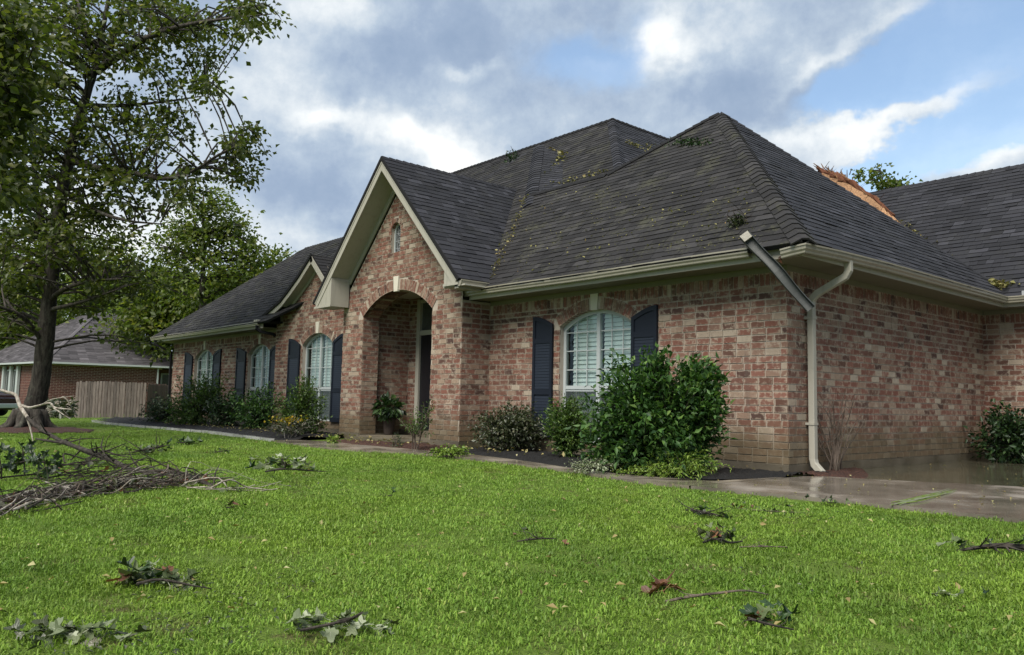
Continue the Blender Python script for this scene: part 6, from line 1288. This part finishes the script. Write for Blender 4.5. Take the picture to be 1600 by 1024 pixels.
# dark leafy sprigs hanging on the near lawn at the left
for px, py, rx, ry, n, lab in ((38, 722, 24, 30, 34, 'dark cluster of lobed green leaves, middle of three at left lawn'), (2, 728, 20, 22, 26, 'dark lobed leaf cluster cut by the left edge of frame'), (72, 735, 20, 22, 24, 'dark lobed leaf cluster nearest the twig tangle at left')):
    g = np.random.default_rng(int(160+px)); f = gnd(px, py+26, 0); d = float((f-CAM)@FW); rt = thing('leafy_sprig', f, lab, 'leaves'); twig(rt, [(*f, .006), (*atd(px, py+6, d), .006), (*atd(px-4, py-ry, d), .003)], 'dark_twig', side=4, g=g, sl=.12)
    for k in range(n): x, y = g.uniform(-1, 1, 2); put_leaf(rt, atd(px+rx*x, py+ry*y*(1-.4*abs(x)), d+g.normal()*.08), 0.09*(.7+.6*g.random()), 'leaf_black', g, .3, pitch=1.2+g.normal()*.4)
# leafy brush behind the trunk by the fence
g = np.random.default_rng(170); c = atd(95, 640, 27); rt = thing('brush_pile', (c[0], c[1], -.1), 'green leafy brush heap between tree trunk and fence', 'brush'); P = np.array([atd(g.uniform(66, 116), 652-26*g.random(), 27+g.normal()*.5) for k in range(900)]); leaf_mesh('foliage', P, g.normal(size=P.shape), .16*(.6+.8*g.random(900)), M['leaf_olive'], rt, g=g)
for k in range(10): x = g.uniform(60, 80); twig(rt, [(*atd(x, 645+g.normal()*4, 26.5), .03), (*atd(x+20, 634+g.normal()*6, 26.5), .025), (*atd(x+46, 634+g.normal()*10, 26.5), .01)], 'pale_twig')

# ------------------------------------------------------------------ debris on the roof
def on_front(px, py, off=.02): return plane(px, py, (0, -PS, 1), EZ-PS*EY+off)
g = np.random.default_rng(180); c = on_front(1153, 350); rt = thing('leaf_nest', c, 'dark nest of twigs and moss on the roof above the fallen gutter', 'debris')
P = c+g.normal(size=(150, 3))*np.array((.055, .045, .04))+np.array((0, -.03, .02)); leaf_mesh('foliage', P, g.normal(size=P.shape), .05, M['leaf_olive'], rt, g=g)
for k in range(12): twig(rt, [(*(c+g.normal(size=3)*.05), .006), (*(c+g.normal(size=3)*.06+np.array((0, -.04, .09))), .005), (*(c+g.normal(size=3)*.14+np.array((0, -.06, .10))), .002)], 'dark_twig')
c = on_front(1080, 222); rt = thing('leafy_sprig', c, 'green leafy sprig lying high on the mossy roof slope', 'leaves'); P = np.array([on_front(1080+g.normal()*15, 222+g.normal()*3-.15*g.normal(), .02+.02*g.random()) for k in range(200)]); leaf_mesh('foliage', P, g.normal(size=P.shape)*np.array((1, .7, .6)), .06, M['leaf_dark'], rt, g=g); twig(rt, [(*on_front(1058, 230, .03), .008), (*on_front(1080, 222, .05), .008), (*on_front(1105, 216, .03), .004)], 'dark_twig')
c = np.array((-9.78, 3.85, 6.85)); rt = thing('leafy_sprig', c, 'leafy sprig caught on the far hip against the sky', 'leaves'); P = c+g.normal(size=(120, 3))*.085+np.array((0, 0, .12)); leaf_mesh('foliage', P, P-c+g.normal(size=P.shape)*.2, .085, M['leaf_dark'], rt, g=g); twig(rt, [(*(c-np.array((0, 0, .1))), .012), (*(c+np.array((0, 0, .25))), .01), (*(c+np.array((-.1, 0, .45))), .004)], 'dark_twig')
# leaves and moss collected in the valleys
def drift(label, pts, n, seed, mat, spread=.07, size=.06):
    g = np.random.default_rng(seed); pts = np.array(pts); P = []
    for k in range(n): i = g.integers(len(pts)-1); t = g.random(); P.append(pts[i]*(1-t)+pts[i+1]*t+g.normal(size=3)*np.array((spread, spread, spread*.4))+np.array((0, 0, .03)))
    P = np.array(P); return tag(stuff(leaf_mesh('valley_leaves', P, g.normal(size=P.shape)*np.array((1, 1, .3)), size*(.5+g.random(n)), M[mat], None, g=g)), label, 'leaves')
drift('pale leaf litter caught in the valley beside the entry gable', [(-5.3, -.40, 2.93), (-6.1, .7, 3.96), (-7.1, 1.95, 5.16)], 190, 1, 'litter', .045, .05)
drift('mossy leaf debris along the torn valley by the garage wing', [plane(x, y, *FP) for x, y in [(1405, 349), (1432, 372), (1470, 405), (1510, 436), (1540, 450)]], 420, 2, 'moss', .07, .07); drift('heap of brown and green debris above the inner gutter corner', [plane(x, y, *FP) for x, y in [(1528, 446), (1546, 449), (1572, 448)]], 380, 3, 'moss', .08, .08)
GP_ = GPL; drift('mossy debris behind the lower ridge of the front slope', [plane(x, y, *GP_) for x, y in [(826, 302), (850, 296), (900, 283), (945, 271)]], 300, 4, 'moss', .08, .05); drift('moss and leaves in the valley beside the rear hip', [plane(x, y, *GP_) for x, y in [(846, 288), (862, 272), (880, 246)]], 160, 5, 'moss', .08, .08); drift('few leaves on the short ridge of the rear hip', [plane(x, y, *GP_) for x, y in [(858, 234), (882, 246)]], 50, 6, 'litter', .05, .08)
drift('mossy scraps on the far right rear slope', [plane(x, y, (PS, 0, 1), GA[2]+PS*GA[0]) for x, y in [(976, 224), (990, 229), (1006, 236), (1022, 226)]], 120, 7, 'moss', .06, .06)
g = np.random.default_rng(190); n = 420; uu_ = np.array([on_front(x, y, .028) for x, y in np.stack([g.uniform(800, 1180, n), g.uniform(290, 430, n)], 1) if True]); keep = (uu_[:, 1] > -.5) & (uu_[:, 2] < 5.0) & (uu_[:, 0] > -6.2+.0*uu_[:, 1]) & (uu_[:, 0] < .2-uu_[:, 1]); uu_ = uu_[keep]; T = np.stack([g.normal(size=len(uu_)), g.normal(size=len(uu_))*.7, g.normal(size=len(uu_))*.6], 1); stuff(leaf_mesh('roof_litter', uu_, T, .02+.04*g.random(len(uu_)), M['moss'], None, up=1.0, g=g))
# leaf litter over beds and lawn
n = 900; d = 3+17*g.random(n)**1.3; lat = g.uniform(-.7, .7, n)*d; fh = unit(np.array((FW[0], FW[1], 0))); rh = np.array((fh[1], -fh[0], 0)); P = CAM+fh*d[:, None]+rh*lat[:, None]; P[:, 2] = .035+.012*g.random(n); P = P[P[:, 1] < -2.3]
stuff(leaf_mesh('lawn_litter', P, g.normal(size=P.shape)*np.array((1, 1, .35)), .018+.035*g.random(len(P))**2, M['litter'], None, up=1.2, g=g))
n = 420; xs_ = g.uniform(-18, 0, n); P = np.stack([xs_, np.where(xs_ > -6, g.uniform(-1.5, -.1, n), g.uniform(-2.0, -.9, n)), .09+.03*g.random(n)], 1); stuff(leaf_mesh('bed_litter', P, g.normal(size=P.shape)*np.array((1, 1, .3)), .03+.05*g.random(n), M['litter'], None, up=1.2, g=g))
n = 260; P = np.stack([g.uniform(.2, 5, n), g.uniform(-2.1, 4, n), np.full(n, .045)], 1); P = P[(P[:, 1] < .3) | (g.random(n) < .5)]; stuff(leaf_mesh('paving_litter', P, g.normal(size=P.shape)*np.array((1, 1, .12)), .015+.03*g.random(len(P)), M['litter'], None, up=2, g=g))

P = []
for cx, cy, sx, sy, k in ((400, 930, 60, 30, 90), (330, 985, 60, 22, 40), (1130, 785, 60, 7, 170), (1240, 804, 50, 6, 120), (560, 700, 40, 4, 60), (470, 752, 60, 7, 120), (180, 990, 80, 20, 120), (1200, 900, 150, 40, 60), (290, 905, 40, 20, 60)):
    for q_ in range(k): x, y = cx+sx*g.normal(), min(1020, cy+sy*g.normal()); P.append(gnd(x, y, .016+.014*g.random()))
P = np.array(P); P = P[P[:, 1] < -2.4]; stuff(leaf_mesh('lawn_litter', P, g.normal(size=P.shape)*np.array((1, 1, .3)), 0.012+.028*g.random(len(P))**2, M['leaf_olive'], None, width=.35, up=1.2, g=g))

# ------------------------------------------------------------------ lawn grass: blades scattered with geometry nodes
def clump(seed, n=46, R=.09, h=(.004, .018), w=.0046):
    g = np.random.default_rng(seed); b = MB()
    for k in range(n):
        a, r = g.uniform(0, 6.28), R*math.sqrt(g.random()); x, y = r*math.cos(a), r*math.sin(a); H = g.uniform(*h); t = g.uniform(0, 6.28); ln = H*g.uniform(.4, 1.7); dx, dy = math.cos(t), math.sin(t); wx, wy = -dy*w*(.7+.6*g.random()), dx*w*(.7+.6*g.random()); f = g.beta(2, 2)
        p0, p1 = (x-wx/2, y-wy/2, -.004), (x+wx/2, y+wy/2, -.004); m0, m1 = (x-wx*.45+dx*ln*.35, y-wy*.45+dy*ln*.35, H*.65), (x+wx*.45+dx*ln*.35, y+wy*.45+dy*ln*.35, H*.65); tp = (x+dx*ln, y+dy*ln, H*(1.0-.25*g.random()))
        b.face([p0, p1, m1, m0], f); b.face([m0, m1, tp], f)
    return b
cl_objs = []
for k in range(5):
    me = clump(200+k).build('grass_clump', M['grass'], data_only=True); cl_objs.append(bpy.data.objects.new('grass_clump', me))
g = np.random.default_rng(210)
def edge_y(x):
    L = sorted(LAWN_EDGE+[(-9.2, -2.68), (-11.0, -2.64), (-13.0, -2.58), (-15.0, -2.85), (-18.4, -3.2), (-20.6, -3.1), (-20.7, 8)]); return np.interp(x, [p[0] for p in L], [p[1] for p in L])
pts = []
for lo, hi, dens in ((1.6, 4.0, 330), (4.0, 7.0, 210), (7.0, 11.0, 110), (11.0, 18.0, 48), (18.0, 34.0, 16)):
    A = .80*(hi*hi-lo*lo)+3*(hi-lo); n = int(A*dens); dd = np.sqrt(g.uniform(lo*lo, hi*hi, n)); la = g.uniform(-1, 1, n)*(.80*dd+1.5); q = CAM+fh*dd[:, None]+rh*la[:, None]; pts.append(q)
q = np.vstack(pts); q = q[q[:, 1] < edge_y(q[:, 0])-.02+.05*g.random(len(q))]; q[:, 2] = ground_z(q[:, 0], q[:, 1]); dd = np.linalg.norm(q-CAM, axis=1)
q = q[~(((q[:, 0]-base[0])/2.1)**2+((q[:, 1]-base[1])/1.6)**2 < 1)]; dd = np.linalg.norm(q-CAM, axis=1); n = len(q)
tuft = .5+.5*np.sin(q[:, 0]*2.3+1.7*np.sin(q[:, 1]*1.9))*np.sin(q[:, 1]*2.9+1.3*np.sin(q[:, 0]*1.7)); sc = (.75+.35*tuft+.35*g.random(n))*np.clip(.8+.05*dd, 1, 1.7)
me = bpy.data.meshes.new('grass'); me.vertices.add(n); me.vertices.foreach_set('co', q.astype(np.float32).ravel())
a1 = me.attributes.new('rot', 'FLOAT_VECTOR', 'POINT'); rot = np.stack([g.normal(size=n)*.12, g.normal(size=n)*.12, g.uniform(0, 6.28, n)], 1); a1.data.foreach_set('vector', rot.astype(np.float32).ravel())
a2 = me.attributes.new('scl', 'FLOAT_VECTOR', 'POINT'); a2.data.foreach_set('vector', np.stack([sc, sc, sc*np.clip(1.1-.02*dd, .6, 1)], 1).astype(np.float32).ravel())
a3 = me.attributes.new('pick', 'INT', 'POINT'); a3.data.foreach_set('value', g.integers(0, 5, n).astype(np.int32))
go = bpy.data.objects.new('grass', me); COL.objects.link(go); stuff(go)
ng = bpy.data.node_groups.new('grass_scatter', 'GeometryNodeTree'); ng.interface.new_socket('Geometry', in_out='INPUT', socket_type='NodeSocketGeometry'); ng.interface.new_socket('Geometry', in_out='OUTPUT', socket_type='NodeSocketGeometry')
T = NT(ng); gi, gq, jn = T.new('NodeGroupInput'), T.new('NodeGroupOutput'), T.new('GeometryNodeJoinGeometry')
def named(nm, ty): nd = T.new('GeometryNodeInputNamedAttribute', data_type=ty); nd.inputs['Name'].default_value = nm; return nd.outputs['Attribute']
ro, scn, pk = named('rot', 'FLOAT_VECTOR'), named('scl', 'FLOAT_VECTOR'), named('pick', 'INT')
for k, ob in enumerate(cl_objs):
    oi = T.new('GeometryNodeObjectInfo'); oi.inputs['Object'].default_value = ob; ip = T.new('GeometryNodeInstanceOnPoints'); cp = T.new('FunctionNodeCompare', data_type='INT', operation='EQUAL')
    T.l.new(pk, cp.inputs[2]); cp.inputs[3].default_value = k; T.l.new(gi.outputs[0], ip.inputs['Points']); T.l.new(cp.outputs[0], ip.inputs['Selection']); T.l.new(oi.outputs['Geometry'], ip.inputs['Instance']); T.l.new(ro, ip.inputs['Rotation']); T.l.new(scn, ip.inputs['Scale']); T.l.new(ip.outputs[0], jn.inputs[0])
T.l.new(jn.outputs[0], gq.inputs[0]); go.modifiers.new('scatter', 'NODES').node_group = ng

for nm, lb, ct in (('roof_litter', 'tiny leaf scraps sprinkled over the front roof slope', 'leaves'), ('lawn_litter', 'small pale leaf scraps scattered over the whole lawn', 'leaves'), ('lawn_litter.001', 'dull leaf crumbs in patches on the near lawn', 'leaves'), ('bed_litter', 'pale fallen leaves on the black mulch', 'leaves'), ('paving_litter', 'small leaves stuck to the wet driveway', 'leaves'), ('grass', 'short bright green lawn grass', 'grass')):
    if nm in bpy.data.objects: tag(bpy.data.objects[nm], lb, ct)
for o in bpy.data.objects:
    if o.parent is None and o.get('label') and not o.get('group') and not o.get('kind'):
        gp = {'shrub': 'shrubs planted along the house walls', 'fallen_branch': 'small fallen branches on the lawn', 'leaf_cluster': 'leaf clusters on the lawn', 'brush_pile': 'heaps of storm brush', 'leafy_sprig': 'torn leafy sprigs', 'ground_cover_plant': 'low plants at the walk edge'}.get(o.name.split('.')[0])
        if gp: o['group'] = gp
